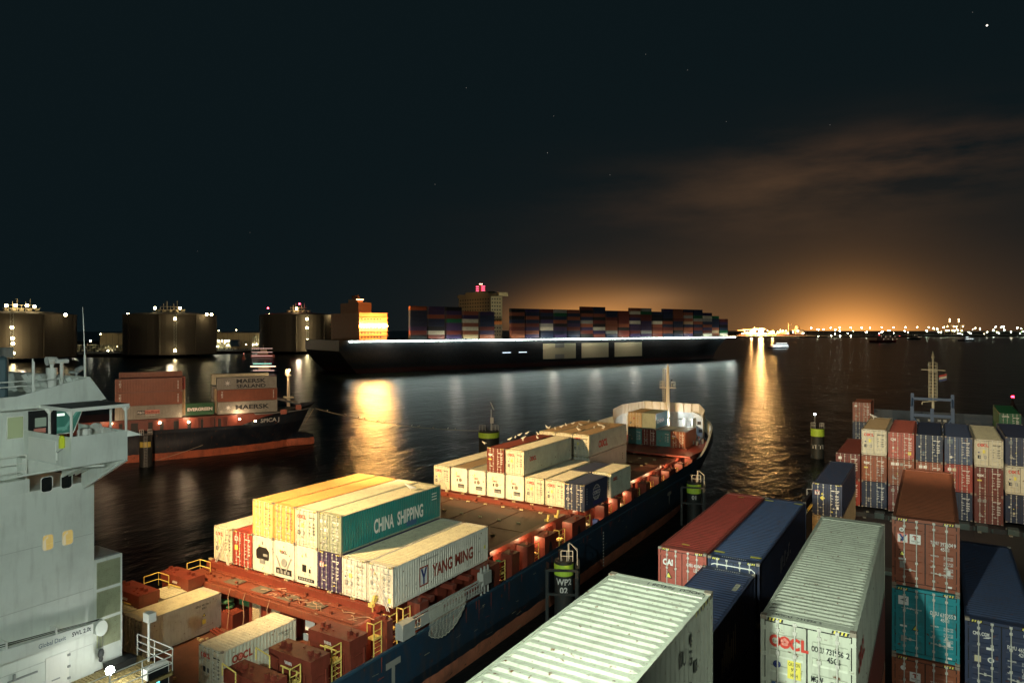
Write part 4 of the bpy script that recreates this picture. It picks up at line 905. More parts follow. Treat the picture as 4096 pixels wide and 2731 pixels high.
# louvre tower
y0, y1 = 18.05, 19.42
m = MB(AO); m.box(HV-2.4,HV,y0,y1,10.2,15.65); lt = m.build('louvre_tower', WHITE, A)
MB(AO).box(HV-2.3,HV-.1,y0+.02,y1-.1,15.65,15.70).build('tower_roof', GREY, lt)
for z0, z1 in ((11.3,12.6),(12.75,14.05),(14.2,15.5)):
    m = MB(AO); m.box(HV,HV+.02,y0+.12,y1-.1,z0,z1)
    for i in range(13):
        z = z0+.05+i*(z1-z0-.08)/13; m.add([(HV+.02,y0+.14,z+.07),(HV+.02,y1-.12,z+.07),(HV+.07,y1-.12,z),(HV+.07,y0+.14,z)], [(0,1,2,3)])
    m.build('louvre_panel', paint('louvre_green', (.4,.42,.27), .5, .35, .2, scale=3), lt)
# bridge wing: walls of the end box, its slanted underside, posts and canopy
WX = -31.5; ya, yf = 15.2, 17.62; zt, zb = 22.4, 21.08; xi = -35.7
m = MB(AO); t = .06
m.box(WX-t,WX,ya,yf,zb,zt); m.box(xi,WX-t,ya,ya+t,zb,zt-.02); m.box(xi,WX-t,yf-t,yf,zb,zt); m.box(xi,WX-t,ya+t,yf-t,zb,zb+.1)
m.box(xi-.6,HV-.2,ya-.2,yf,20.3,zb+.05)
m.build('bridge_wing', WHITE, A)
m = MB(AO); m.prism([(HV,zb),(WX-.1,zb-.003),(HV,19.4)], 'y', yf-.16, yf-.1)
for y in (yf-.45,yf-.75,yf-1.05): m.prism([(HV,zb),(WX-.8,zb-.003),(HV,20.0)], 'y', y, y+.05)
m.prism([(HV,19.4),(HV+.05,19.3),(WX+.0,zb-.08),(WX-.1,zb-.01)], 'y', yf-.12, yf+.03)
m.path([(HV+.1,12.5,20.35),(WX-.9,ya+.4,zb-.12),(WX-.4,ya+1.6,zb-.2)], .05, 6)
m.build('wing_bracket', WHITE, A)
m = MB(AO); m.add([(WX,yf,22.4),(WX+.35,yf+.5,22.15),(WX,yf,22.1),(WX-.3,yf+.1,22.4)], [(0,1,2),(0,3,1)]); m.build('wing_deflector', WHITE, A)
m = MB(AO); m.box(HV-.4,WX+.05,ya-.02,yf+.02,23.56,23.62,0); m.box(HV-.4,WX+.06,ya-.06,ya-.02,23.47,23.62,1); m.box(WX+.05,WX+.09,ya-.06,yf+.04,23.47,23.62,1); m.box(HV-.4,WX+.05,yf+.02,yf+.06,23.47,23.62,1)
m.build('wing_canopy', [DARK, WHITE2], A)
m = MB(AO)
for x, y in ((WX-.03,ya+.03),(WX-1.9,ya+.03),(WX-.03,yf-.05),(WX-1.3,yf-.05)): m.bar((x,y,zt-.05),(x,y,23.5),.055,8); m.add([(x-.02,y,23.2),(x-.02,y+.22,23.5),(x-.02,y-.22,23.5)], [(0,1,2)])
m.build_each('canopy_post', WHITE2, A)
m = MB(AO); m.lathe([(.12,21.2),(.16,22.0),(.3,22.1),(.3,22.35),(.24,22.45)], (WX-1.9,ya+1.5,0), 12); m.build('compass_repeater', WHITE2, A)
m = MB(AO); m.bar((WX-1.2,yf-.25,21.9),(WX-1.2,yf-.1,21.9),.55,18); m.bar((WX-2.3,yf-.25,22.0),(WX-2.3,yf-.1,22.0),.6,18); m.build_each('wing_disc', WHITE2, A)
m = MB(AO); zc = 22.1; m.bar((WX-.55,ya-.1,zc-.2),(WX-.55,ya-.1,zc+.2),.12,8); m.ball((WX-.55,ya-.1,zc+.25), .11); m.build('smoke_float', paint('float_yellow', (.7,.75,.03), .5, .15), A)
m = MB(AO); m.path([(WX-.6,ya-.06,zc-.25),(WX-1.0,ya-.06,zc-.45),(WX-1.12,ya-.06,zc-.4),(WX-1.12,ya-.06,zb+.2)], .02, 5); m.build('float_lanyard', GREY, A)
m = MB(AO); m.box(xi+.5,WX-1.25,ya-.03,ya,zb+.08,zb+1.05); m.bar((WX-1.12,ya-.05,21.7),(WX-1.12,ya-.05,21.3),.04,6); m.build('wing_hatch', WHITE2, A)
# wheelhouse with slanted front, lit panes
WV = -35.9
m = MB(AO); m.prism([(2,20.2),(16.0,20.2),(17.5,23.6),(2,23.6)], 'x', -50.4, WV); m.build('wheelhouse', WHITE, A)
def pane(y0, y1, z0, z1, mat, name='window', y0t=None, y1t=None):
    m = MB(AO); q = [(y0,z0),(y1,z0),(y1 if y1t is None else y1t,z1),(y0 if y0t is None else y0t,z1)]
    cx = sum(p[0] for p in q)/4; cz = sum(p[1] for p in q)/4; o = [((a-cx)*1.12+cx, (b-cz)*1.1+cz) for a, b in q]
    m.prism(o, 'x', WV, WV+.03); f = m.build(name, WHITE2, A); p = MB(AO); p.prism(q, 'x', WV+.03, WV+.034); p.build('pane', mat, f); return f
def ay(px): return at(px, 1700, X=WV+.03).y
def azz(px, py): return at(px, py, X=WV+.03).z
pane(ay(30),ay(92),azz(60,1752),azz(60,1668),LITG)
m = MB(AO); m.box(WV,WV+.05,ay(113),ay(226),20.8,azz(170,1640)); o = m.build('wheelhouse_doorway', BLACK, A)
m = MB(AO); m.box(WV+.05,WV+.06,ay(139),ay(184),azz(160,1706),azz(160,1670)); m.build('door_pane', glow('door_pane_light', (.3,.42,.3), .4), o)
MB(AO).box(WV+.05,WV+.06,ay(134),ay(182),azz(160,1732),azz(160,1712)).build('notice', INK['pink'], o)
g = glow('bridge_teal', (.03,.16,.11), .55)
q0, q1, q2, q3 = ay(224), ay(292), ay(226), ay(328); zl, zh = azz(260,1730), azz(270,1642)
pw = pane(q0,q1,zl,zh,g,y0t=q2,y1t=q3)
m = MB(AO); m.box(WV+.036,WV+.04,ay(228),ay(258),zh-.22,zh-.1); m.build('ceiling_tube', glow('tube_white', (.85,1,.85), 1.3), pw)
m = MB(AO); m.box(WV+.036,WV+.04,q0+.05,q0+.5,zl+.15,zl+.3); m.prism([(q0+.25,zl+.1),(q0+.38,zl+.1),(q0+1.0,zh-.1),(q0+.85,zh-.1)], 'x', WV+.037, WV+.041); m.build('console', glow('console_green', (.1,.3,.22), .6), pw)
railing([(HV-.02,8,20.2),(HV-.02,15.1,20.2)], 1.1, WHITE2, 2)
m = MB(AO); m.box(HV-.7,HV+.05,-2,15.2,19.6,20.2); m.build('walkway', WHITE, A)
# roof fascia and its open top with ribs, masts and radar
FV = -33.9; zq = 23.64
side = [(6,23.62),(17.95,23.66),(17.2,24.78),(14.2,24.1),(6,23.95)]
m = MB(AO); m.prism(side, 'x', FV-.12, FV); m.prism(side, 'x', -52.1, -52.0); m.prism([(17.95,23.66),(17.2,24.78),(17.1,24.78),(17.8,23.62)], 'x', -52.0, FV-.12)
m.box(-52,FV-.12,4,17.78,23.5,23.68)
for i in range(24): x = -51.6+.73*i; m.prism([(17.75,23.7),(17.08,24.72),(16.86,24.66),(17.4,23.7)], 'x', x, x+.04)
m.build('bridge_roof', WHITE, A)
m = MB(AO); e0, e1, e2 = at(341,1500,X=-34.2), at(339,1420,X=-34.2), at(331,1228,X=-34.2); m.bar(e0-Z_*.6,e1,.05,8); m.bar(e1,e2,.028,6,.014); m.build('whip_antenna', WHITE2, A)
m = MB(AO); e0, e1, e2, e3 = at(247,1525,X=-36), at(247,1452,X=-36), at(222,1452,X=-36), at(272,1450,X=-36); m.bar(e0-Z_*1,e1,.08,8); m.bar(e2+Z_*.08,e3+Z_*.08,.11,8); m.build('radar_scanner', WHITE2, A)
m = MB(AO); e0 = at(207,1500,X=-36.5); e1 = at(207,1478,X=-36.5); e2, e3 = at(186,1444,X=-36.5), at(226,1440,X=-36.5); m.bar(e0-Z_*.9,e0,.2,10); m.bar(e0,e1+Z_*.1,.24,10); m.bar(e2,e3,.22,12,.15); m.bar(e1,at(200,1448,X=-36.5),.05,6); m.bar(e1,at(214,1448,X=-36.5),.05,6); m.build('searchlight', WHITE2, A)
m = MB(AO); e0, e1 = at(306,1482,X=-35.2), at(330,1470,X=-35.2); m.bar(e0,e1,.13,10); m.bar(at(275,1489,X=-35.2),at(312,1488,X=-35.2),.07,6); m.bar(e0,e0-Z_*.6,.05,6); m.build('signal_lamp', GREY, A)
m = MB(AO)
for px, py in ((131,1435),(136,1447)): q = at(px, py, X=-35); m.bar(Vector((q.x,q.y,23.6)), q, .035, 6)
m.bar(at(-20,1532,X=-35.5),at(240,1514,X=-35.5),.03,6); m.bar(at(-20,1552,X=-35.5),at(110,1543,X=-35.5),.03,6)
m.build('roof_rail', WHITE2, A)
m = MB(AO); q = at(11,1430,X=-37); m.lathe([(.2,23.6),(.22,q.z-.1),(.14,q.z+.02),(.02,q.z+.06)], (q.x,q.y,0), 14); m.build('satellite_mast', paint('mast_bluegrey', (.07,.12,.14), .5, .2), A)
m = MB(AO); m.box(-48.8,-48.0,19.3,19.9,25.3,25.9); m.box(-48.5,-48.3,18.2,19.5,24.6,25.4); m.build('flood_lamp', GREY, A)
# davit on the starboard wall
DV = HV+.55
a, b = at(0,2655,X=DV), at(368,2525,X=DV); a2, b2 = at(0,2600,X=DV), at(368,2490,X=DV)
dv = empty('davit', (DV, 16, 13)); dv.parent = A; dv.location = Vector((DV, 16, 13))-AO
DO = Vector((DV,16,13))
ext = lambda p, q, t: p+(q-p)*t
m = MB(DO); lo0, lo1, hi0, hi1 = ext(a,b,-.6), b, ext(a2,b2,-.6), b2
m.add([lo0+X_*.12,lo1+X_*.12,hi1+X_*.12,hi0+X_*.12,lo0-X_*.12,lo1-X_*.12,hi1-X_*.12,hi0-X_*.12], [(0,1,2,3),(4,7,6,5),(0,3,7,4),(3,2,6,7),(2,1,5,6),(1,0,4,5)])
m.build('jib', WHITE, dv)
hd = at(397,2507,X=DV); m = MB(DO); m.prism([(hd.y+.36*math.cos(t*.4)*(.8),hd.z+.38*math.sin(t*.4)) for t in range(16)], 'x', DV-.2, DV+.22); m.build('sheave_head', WHITE, dv)
m = MB(DO)
for q in (.18,.3): m.bar(hi0+Z_*q, hd+Z_*(.3+q*.3), .018, 5)
for dx in (-.07,.12): m.bar(hd+Y_*(dx+.05)-Z_*.35, hd+Y_*(dx+.05)-Z_*1.15, .016, 5)
m.build('wire_rope', BLACK, dv)
m = MB(DO); q = hd+Y_*.08-Z_*1.3; m.ball(q, .16, sq=(.7,1,1.5)); m.ball(q-Z_*.28, .11, sq=(.7,1,1.3)); m.build('hook_block', DARK, dv)
m = MB(DO)
for t in (.06,.58): p = ext(hi0,hi1,.375+.625*t); m.box(DV-.5,DV+.1,p.y-.03,p.y+.03,p.z-.1,p.z+.3)
m.build_each('rope_bracket', WHITE2, dv)
u = (b-a).normalized(); fr = (a-DO+X_*.125, u, Vector((0,-u.z,u.y)))
mk = Marks(); Lx = (b-a).length
mk.text(fr, 'Global Davit', Lx*.53, .12, .2, 'slate', w=1.15); mk.text(fr, 'SWL 2.0t', Lx*.86, .14, .2, 'black', w=.85, bold=.03); mk.build('lettering', dv)
# wall door, rails and platform below
p0, p1 = at(182,2740,X=HV), at(270,2600,X=HV)
m = MB(AO); m.box(HV,HV+.03,p0.y,p1.y+.05,p1.z-1.9,p1.z); wd = m.build('wall_door', WHITE2, A)
m = MB(AO)
for k in range(3): m.box(HV+.03,HV+.09,p1.y-.02,p1.y+.1,p1.z-.25-.55*k,p1.z-.15-.55*k)
m.box(HV+.03,HV+.07,p0.y+.25,p0.y+.6,p1.z-1.15,p1.z-1.1); m.build_each('hinge', GREY, wd)
m = MB(AO); m.bar((HV+.06,10.2,10.5),(HV+.06,10.2,19.5),.04,6); m.bar((HV+.06,12.9,9.5),(HV+.06,12.9,13.0),.03,6); m.box(HV,HV+.1,10.05,10.35,13.4,13.7); p = at(100,2700,X=HV); m.box(HV,HV+.06,p.y-.7,p.y+.5,p.z-.05,p.z+.02); m.box(HV,HV+.1,p.y-.5,p.y-.4,p.z,p.z+.25); m.build('pipe_bracket', GREY, A)
PZ = 10.2
m = MB(AO)
for i in range(30): m.box(-35.1,-32.0,15.3+.16*i,15.42+.16*i,PZ-.05,PZ)
m.box(-32.1,-32.0,15.3,20.2,PZ-.2,PZ); m.box(-35.1,-32.0,20.1,20.2,PZ-.2,PZ); m.build('platform_grating', paint('grating_brass', (.4,.3,.12), .5, .4), A)
railing([(-32.05,15.6,PZ),(-32.05,20.15,PZ),(-35.1,20.15,PZ)], 1.1, WHITE2, 2, 'platform_rail', .03)
m = MB(AO); m.bar((-34.0,20.1,PZ),(-34.0,20.1,PZ+2.1),.06,8); m.box(-34.25,-33.75,19.95,20.35,PZ+2.0,PZ+2.45); m.build('platform_lamp', WHITE2, A)
m = MB(AO); m.box(-32.6,-32.1,18.9,20.0,PZ-1.0,PZ+.5,0); m.box(-32.12,-32.08,18.95,19.95,PZ-.9,PZ+.42,1); cb = m.build('control_box', [WHITE2, BLACK], A)
MB(AO).box(-32.08,-32.06,19.35,19.5,PZ-.3,PZ-.12).build('indicator_light', glow('teal_lamp', (.1,.8,.9), 3), cb)
m = MB(AO); m.prism([(18.3,10.6),(19.6,10.6),(19.3,9.2),(18.5,9.2)], 'x', -34.9, -34.2); m.build('vent_hood', BLACK, A)
LP = tuple(at(440,2680,X=-33.1))
m = MB(AO); m.bar((LP[0],LP[1],PZ),(LP[0],LP[1],LP[2]),.03,6); m.build('bulkhead_lamp', GREY, A)
MB(AO).ball(LP, .2).build('lamp_bulb', glow('white_lamp', (.95,1,.92), 60), A)
# ---------------------------------------------------------------- the dark ship under the camera
B = empty('container_ship', (0, 60, 0), label='dark container ship in the corner with lattice foremast and tall mixed container stacks', cat='ship'); BO = Vector((0,60,0))
HULLB = paint('hull_navy', (.012,.02,.035), .5, .3, .1); DKB = paint('deck_dark', (.008,.011,.013), .6, .4)
def outB(hb, y0, ys, ye, z, n=9):
    st = [(hb, y0)]+[(hb*(1-(i/n)**2.2)**.7 if i < n else 0.0, ys+(ye-ys)*i/n) for i in range(n+1)]
    return [Vector((1+x, y, z)) for x, y in st]+[Vector((1-x, y, z)) for x, y in st[-2::-1]]
loft([outB(13.0,-20,100,140,-1.5), outB(13.2,-20,108,143,5.2), outB(13.2,-20,118,144,6.5)], '', None, None, BO).build('hull', HULLB, B, smooth=True)
m = MB(BO); m.prism([(p.x,p.y) for p in outB(13,-20,116,142.5,0)], 'z', 5.6, 5.8); m.build('main_deck', DKB, B)
for y0, y1, z in ((2,16.6,9.35),(19,33,9.5),(33.4,48,9.3),(49.5,62.5,7.4),(64.5,81.5,7.2),(84.5,99.3,6.95),(101,113,7.2),(115,129,7.2)):
    m = MB(BO); m.box(-11.8,13.6,y0,y1,5.8,z)
    for i in range(1,5): m.box(-11.8+5*i,-11.6+5*i,y0,y1,z,z+.04)
    o = m.build('hatch_cover', DKB, B)
    s = MB(BO)
    for i in range(11):
        for yy in (y0+.4,y1-.4): s.box(-11.5+2.5*i,-11.2+2.5*i,yy-.12,yy+.12,z,z+.16)
    s.build('twistlock_socket', paint('socket_dark', (.12,.12,.09), .5, .3), B, kind='stuff')
m = MB(BO)
for x in (-5,-3,0,2.5,4,6.5,9): 
    for y in (48.7,63.4,82.8): m.box(x-.5,x+.4,y-.5,y+.5,5.8,7.6); m.bar((x+.8,y,5.8),(x+.8,y,7.3),.08,6)
m.build('deck_fitting', paint('fitting_green', (.03,.06,.06), .5, .4), B, kind='stuff')
for x, y, c in ((4.2,52,'amber'),(6.0,51.5,'amber'),(4.9,53.2,'amber'),(7.3,49,'amber'),(8.0,49.4,'amber'),(5.2,55.4,'ruby'),(6.6,55.2,'ruby'),(3.2,54,'amber'),(3.9,57.5,'amber'),(5.4,57,'amber'),(7.6,47.2,'amber')):
    k = MB(BO); k.box(x-.1,x+.1,y-.1,y+.1,7.5,7.75); k.build('deck_lamp', glow(c+'_spark', dict(amber=(1,.5,.12), ruby=(1,.05,.05))[c], 2.2), B)
# bow screen, mast house frame and lattice mast
m = MB(BO); m.box(-9.2,12.5,134,134.3,9.2,13.3); m.prism([(-9.2,13.0),(-9.2,13.3),(-11.5,12.4),(-11.5,12.0)], 'y', 132, 134) ; m.build('breakwater_screen', paint('screen_navy', (.015,.032,.05), .5, .3), B)
m = MB(BO); fy0, fy1 = 119.6, 121.6
for x in (-3.0,2.15):
    for y in (fy0,fy1): m.box(x-.22,x+.22,y-.22,y+.22,9.5 if y == fy0 else 11,15.5 if y == fy0 else 17.3)
m.box(-.65,-.2,fy0-.2,fy0+.2,10.5,15.3); m.box(-3,2.15,fy0-.18,fy0+.18,14.0,14.45); m.box(-3,2.15,fy1-.18,fy1+.18,16.3,16.7)
for a, b in ((-3,-.9),(2.15,.1)): m.bar((a,fy0,14),(b,fy0,11),.17,6)
for x in (-3,2.15): m.bar((x,fy0,15.2),(x,fy1,16.6),.15,6)
m.build('mast_house', paint('frame_blue', (.05,.1,.2), .5, .25), B)
m = MB(BO)
for i in range(26): x = rnd.uniform(-2.3,1.5); z = rnd.uniform(10.6,13.4); m.box(x-.2,x+.2,121.0,121.6,z-.16,z+.16)
for i in range(7): m.bar((rnd.uniform(-2.4,1.6),121.2,rnd.uniform(10.6,13)),(rnd.uniform(-2.4,1.6),121.4,rnd.uniform(11,13.4)),.09,6)
m.build_each('winch_machinery', paint('machinery_pale', (.36,.37,.33), .5, .4), B)
m = MB(BO); cx, cy = -.32, 122
for i in range(8):
    t = i*math.pi/4; m.bar((cx+.55*math.cos(t),cy+.55*math.sin(t),16.2),(cx+.55*math.cos(t),cy+.55*math.sin(t),22.0),.045,5)
for k in range(13):
    z = 16.2+5.8*k/12
    for i in range(8):
        t, t2 = i*math.pi/4, (i+1)*math.pi/4; m.bar((cx+.55*math.cos(t),cy+.55*math.sin(t),z),(cx+.55*math.cos(t2),cy+.55*math.sin(t2),z),.035,4)
m.bar((cx,cy,15),(cx,cy,22.8),.2,8,.12); m.bar((cx-1.5,cy,20.9),(cx+1.6,cy,20.85),.07,6); m.box(cx-.5,cx+.5,cy-.4,cy+.4,20.75,20.9)
m.lathe([(.14,22.6),(.22,22.7),(.22,22.95),(.1,23.0),(.16,23.1),(.16,23.3),(.08,23.4),(.1,23.6),(.02,23.7)], (cx,cy,0), 8)
m.path([(cx-.2,cy-.3,16.2),(cx-1.4,cy-.5,16.0),(cx-1.4,cy-.5,15.6)], .07, 5)
m.build('lattice_mast', paint('mast_pale', (.62,.58,.42), .5, .15), B)
m = MB(BO); n = 6
for j, c in enumerate((0,1,2)):
    z0 = 19.1+.33*(2-j)
    vs = [(cx+.75+.2*i, cy+.12*math.sin(i*1.1), z0+.12*i*.5+q) for i in range(n) for q in (0,.33)]
    m.add(vs, [(2*i,2*i+2,2*i+3,2*i+1) for i in range(n-1)], j)
m.build('ensign', [paint('flag_red', (.4,.06,.05), .8, .1), paint('flag_white', (.6,.58,.5), .8, .1), paint('flag_blue', (.06,.08,.2), .8, .1)], B)
m = MB(BO); m.bar((1.62,107,5.8),(1.62,107,11.5),.05,5); m.box(.6,.68,100.2,100.3,7,14.0); m.build('yellow_post', YEL, B)
MB(BO).box(-13.3,-12.95,-20,118,5.8,6.9).build('bulwark', HULLB, B)
# ---------------------------------------------------------------- mooring dolphins
def dolphin(p, r, top, band, label, text=None, frame=False, cage=True, kind='lime', yaw=0):
    D = empty('mooring_dolphin', (p[0],p[1],0), yaw, label=label, cat='mooring dolphin', group='mooring dolphins')
    m = MB(); m.lathe([(r,-1.5),(r,top),(r*.6,top+.02),(.02,top+.02)], (0,0,0), 20)
    if frame:
        for x in (-r*1.75, r*1.35):
            for y in (-r*1.1, r*.9): m.box(x-.13,x+.13,y-.13,y+.13,-1,top-.55)
        for z in (top-.75, top-2.9): m.box(-r*1.75,r*1.35,-r*1.2,-r*1.0,z,z+.2); m.box(-r*1.85,-r*1.6,-r*1.2,r,z,z+.2); m.box(r*1.25,r*1.5,-r*1.2,r,z,z+.2)
        m.bar((r*1.6,-.2,0),(r*1.6,-.2,top),.09,6); m.bar((r*1.6,.2,0),(r*1.6,.2,top),.09,6)
        for k in range(14): m.bar((r*1.6,-.2,.3*k+.4),(r*1.6,.2,.3*k+.4),.03,4)
    m.build('pile', paint('pile_black', (.022,.032,.034), .55, .8, .4, scale=2, bump=.2), D, smooth=True)
    if kind == 'lime':
        m = MB(); m.lathe([(r*1.015,band[0]),(r*1.03,band[0]+.03),(r*1.03,band[1]-.03),(r*1.015,band[1])], (0,0,0), 24, cap=False)
        m.build('reflective_band', LIME, D)
        m = MB(); m.lathe([(.24,0),(.26,.1),(.02,.12)], (0,0,0), 12); m.v = [(-r*.93-c*.6, -r*.45+a-c*.6, (band[0]+band[1])/2+b-.1) for a, b, c in m.v]; m.build('fairlead_plug', LIME, D)
    else:
        m = MB()
        for t in (-130,-95,-60):
            t = math.radians(t); e = Vector((-math.sin(t), math.cos(t), 0)); c = Vector((math.cos(t), math.sin(t), 0))*(r+.04); m.add([c-e*.32+Z_*band[0], c+e*.32+Z_*band[0], c+e*.32+Z_*band[1], c-e*.32+Z_*band[1]], [(0,1,2,3)])
        m.build('reflective_band', paint('band_yellow', (.75,.6,.12), .5, .2), D)
        m = MB()
        for k in range(22): m.bar((-.3,-r-.1,.3+.3*k),(.25,-r-.1,.3+.3*k),.04,4)
        m.bar((-.3,-r-.1,0),(-.3,-r-.1,top),.05,5); m.bar((.25,-r-.1,0),(.25,-r-.1,top),.05,5); m.build('ladder', GREY, D)
    if cage:
        m = MB(); R = r*.95
        def hoop(x0, x1, y, h):
            m.path([(x0,y,top),(x0,y,top+h),(x1,y,top+h),(x1,y,top)], .035, 5); m.bar((x0,y,top+h*.5),(x1,y,top+h*.5),.03, 5); m.bar(((x0+x1)/2,y,top),((x0+x1)/2,y,top+h),.03,5)
        if frame:
            hoop(-R*.3,R*1.0,-R*.5,.95); m.path([(R*.5,-R*.4,top),(R*.5,-R*.3,top+1.55),(R*.8,-.1,top+1.5),(R*1.5,-.2,top+.9),(R*1.5,-.2,top-.4)], .035, 5); m.path([(R*.6,.2,top),(R*.6,.2,top+1.5),(R*1.5,.2,top+.95),(R*1.5,.2,top-.4)], .035, 5)
        else:
            hoop(-R,-R*.35,-R*.5,1.0); hoop(R*.35,R,-R*.5,1.0); hoop(-R,-R*.35,R*.5,1.0); hoop(R*.35,R,R*.5,1.0)
        m.build('top_rail', WHITE2, D)
    m = MB(); m.lathe([(.16,top),(.16,top+.7),(.26,top+.75),(.26,top+.85),(.02,top+.9)], (-r*.3,.1,0), 10); m.build('bollard', BLACK, D)
    if text:
        m = MB(); 
        for i, s in enumerate(text):
            if isinstance(s, tuple): s, h, z, x0 = s
            else: h, z, x0 = .55, band[0]-.75-.75*i, 0
            vs, fs, tw = text_geo(s, .03); w = tw*h*.95
            m.add([((r+.012)*math.sin((a*h*.95-w/2+x0)/r), -(r+.012)*math.cos((a*h*.95-w/2+x0)/r), z+b*h) for a, b in vs], fs)
        m.build('lettering', INK['white'], D)
    return D
def pix_yaw(p): return math.atan2(p[1], p[0])-math.pi/2
p = at(2255,2300,X=-28.9); dolphin(p, .86, 6.0, (4.75,5.75), 'lime-banded black dolphin between the ships, painted with a large white WP2', ('WP2','02'), True, yaw=pix_yaw(p))
p = at(2776,1945,X=-28.6); dolphin(p, .95, 5.9, (4.35,5.6), 'lime-banded black dolphin marked with white 01 off the bow of the red ship', ('01',), True, yaw=pix_yaw(p))
p = at(3270,1740,D=145.); D_ = dolphin(p, 1.3, 6.3, (4.6,6.2), 'free-standing lime-banded dolphin with T1 lettering and a white light on a pole', (('T1',.8,2.1,-.75),('T1',.8,2.1,.75)), yaw=pix_yaw(p))
m = MB(); m.bar((-.5,0,6.3),(-.5,0,9.0),.05,6); m.build('lamp_pole', WHITE2, D_); MB().ball((-.5,0,9.15),.2).build('lamp_bulb', glow('dolphin_lamp', (.85,.95,1), 25), D_)
p = at(1955,1745,D=144.); D_ = dolphin(p, 2.1, 5.9, (4.5,5.6), 'wide lime-rimmed dolphin with a small solar panel on a mast', yaw=pix_yaw(p))
m = MB(); m.bar((.5,0,5.9),(.5,0,10.3),.09,6); m.add([(.2,-.2,11.9),(.45,-.35,11.9),(1.2,-.2,10.2),(.95,-.05,10.2)], [(0,1,2,3)]); m.box(.3,1.0,-.3,.3,7.4,8.6); m.build('solar_mast', WHITE2, D_)
p = at(583,1790,D=136.); dolphin(p, 1.15, 6.2, (3.9,4.95), 'dark dolphin with three yellow reflector plates and a long ladder before the far ship', kind='plates', yaw=pix_yaw(p))
p = at(3236,1990,X=-13.6); D_ = dolphin(p, .8, 6.0, (3.4,4.2), 'dolphin with a yellow sack, half hidden behind the blue yellow-diamond container', kind='plates', frame=True, yaw=pix_yaw(p))
m = MB(); m.ball((.3,-.7,4.6), .55, sq=(1,.6,1.4)); m.ball((.35,-.75,3.9), .5, sq=(1,.6,1.2)); m.build('yellow_sack', paint('sack_yellow', (.7,.5,.08), .7, .3), D_)
# ---------------------------------------------------------------- the feeder at the far side of the basin
sx0, sy0, sr = -126.24, 115.27, math.radians(-30.5)
Sp = empty('container_ship', (sx0, sy0, 0), sr, label='far dark blue ship with orange-red boot top, bulbous bow and short foremast', cat='ship')
HULLS = hullmat('hull_far', [(-2,(.6,.16,.08)),(1.55,(.008,.014,.025)),(5.6,(.03,.04,.055))])
def outS(hb, ys, ye, z, n=9, bl=2.0, shy=None):
    st = [(hb, -95), (hb, -50)]+[(hb*(1-(i/n)**bl)**.75 if i < n else 0.0, ys+(ye-ys)*i/n) for i in range(n+1)]
    P = [(x, y) for x, y in st]+[(-x, y) for x, y in st[-2::-1]]
    return [Vector((x, y, z+(shy(y) if shy else 0))) for x, y in P]
S2 = lambda y: 0 if y < -16 else min(1,(y+16)/5)*2.0+max(0,y+10)*.14
loft([outS(7.4,-34,-3.5,-1.5), outS(8,-32,-4.5,1.5), outS(8,-28,-3.5,3.5), outS(8,-22,-1.2,6.2,shy=lambda y: S2(y)*.7), outS(8.05,-18,.2,6.3,bl=2.4,shy=S2)], '', None, None, Vector()).build('hull', HULLS, Sp, smooth=True)
m = MB(); 
prof = [(.05,3.0),(1.4,2.6),(1.9,1.0),(2.1,-2),(2.3,-5),(2.4,-9)]
n = 12; vs = [(r*math.cos(6.2832*i/n)*.9, y-3.0, .55+max(-2,r*1.15*math.sin(6.2832*i/n))) for r, y in prof for i in range(n)]
m.add(vs, [(j*n+i,j*n+(i+1)%n,(j+1)*n+(i+1)%n,(j+1)*n+i) for j in range(len(prof)-1) for i in range(n)]+[tuple(range(n))]); m.build('bulbous_bow', HULLS, Sp, smooth=True)
m = MB(); m.box(-7.6,7.6,-92,-20,5.6,5.9); m.box(-7.4,7.2,-60,-18,5.9,8.5); m.box(-6,5.2,-18,-9.5,5.9,8.4)
for i in range(18): y = -60+2.35*i; m.box(6.9,7.75,y,y+rnd.choice((.5,.9,1.4)),5.9,8.3)
m.build('red_deck', RED, Sp)
m = MB()
for i in range(16): y = -59+2.6*i; m.box(7.0,7.28,y,y+rnd.uniform(.6,1.5),6.1,7.9)
m.build_each('side_dark_patch', BLACK, Sp)  # black boxes stand in for the shade of gaps in the side
m = MB(); m.prism([(p.x*.97,p.y*.98-.3) for p in outS(7.8,-16,-.5,0,bl=2.4) if p.y > -14.5], 'z', 8.3, 8.5); m.build('forecastle_deck', GREY, Sp)
m = MB(); m.box(-5.5,5.5,-9.6,-9.3,8.5,11.2); m.prism([(-9.6,11.2),(-9.3,11.2),(-4,9.9),(-4,9.5)], 'x', -4.5, 4.5); m.build('breakwater_screen', paint('screen_slate', (.1,.12,.13), .5, .3), Sp)
m = MB(); m.bar((0,-6,9),(0,-6,17.3),.42,10,.26); m.box(-.9,.9,-6.5,-5.5,16.2,16.35)
for x in (-.9,-.3,.4): m.bar((x,-6.5,16.3),(x,-6.5,17.6),.05,5)
m.bar((-.9,-6.5,17.6),(.4,-6.5,17.6),.05,5); m.bar((1.6,-6.5,11.2),(.3,-6,15.8),.07,5); m.box(-1.4,1.6,-7,-5,11.0,11.25); m.build('foremast', MAST, Sp)
mk = Marks(); hd_ = Vector((-.42,.9,0)).normalized()
sfr = (Vector((7.72,-13.2,0)), Vector((-.33,.94,0)).normalized(), Vector((.12,.0,1)).normalized())
mk.text(sfr, 'SPICA J', 2.0, 6.7, .85, 'white', w=4.4, bold=.02); mk.build('lettering', Sp)
m = MB()
for y, x, z in ((-8.2,7.1,8.6),(-4.6,5.0,9.2)): m.box(x-.6,x+.36,y-.7,y+.5,z-.5,z+.5)
m.build_each('hawse_opening', paint('hawse_red', (.45,.14,.09), .5, .3), Sp)
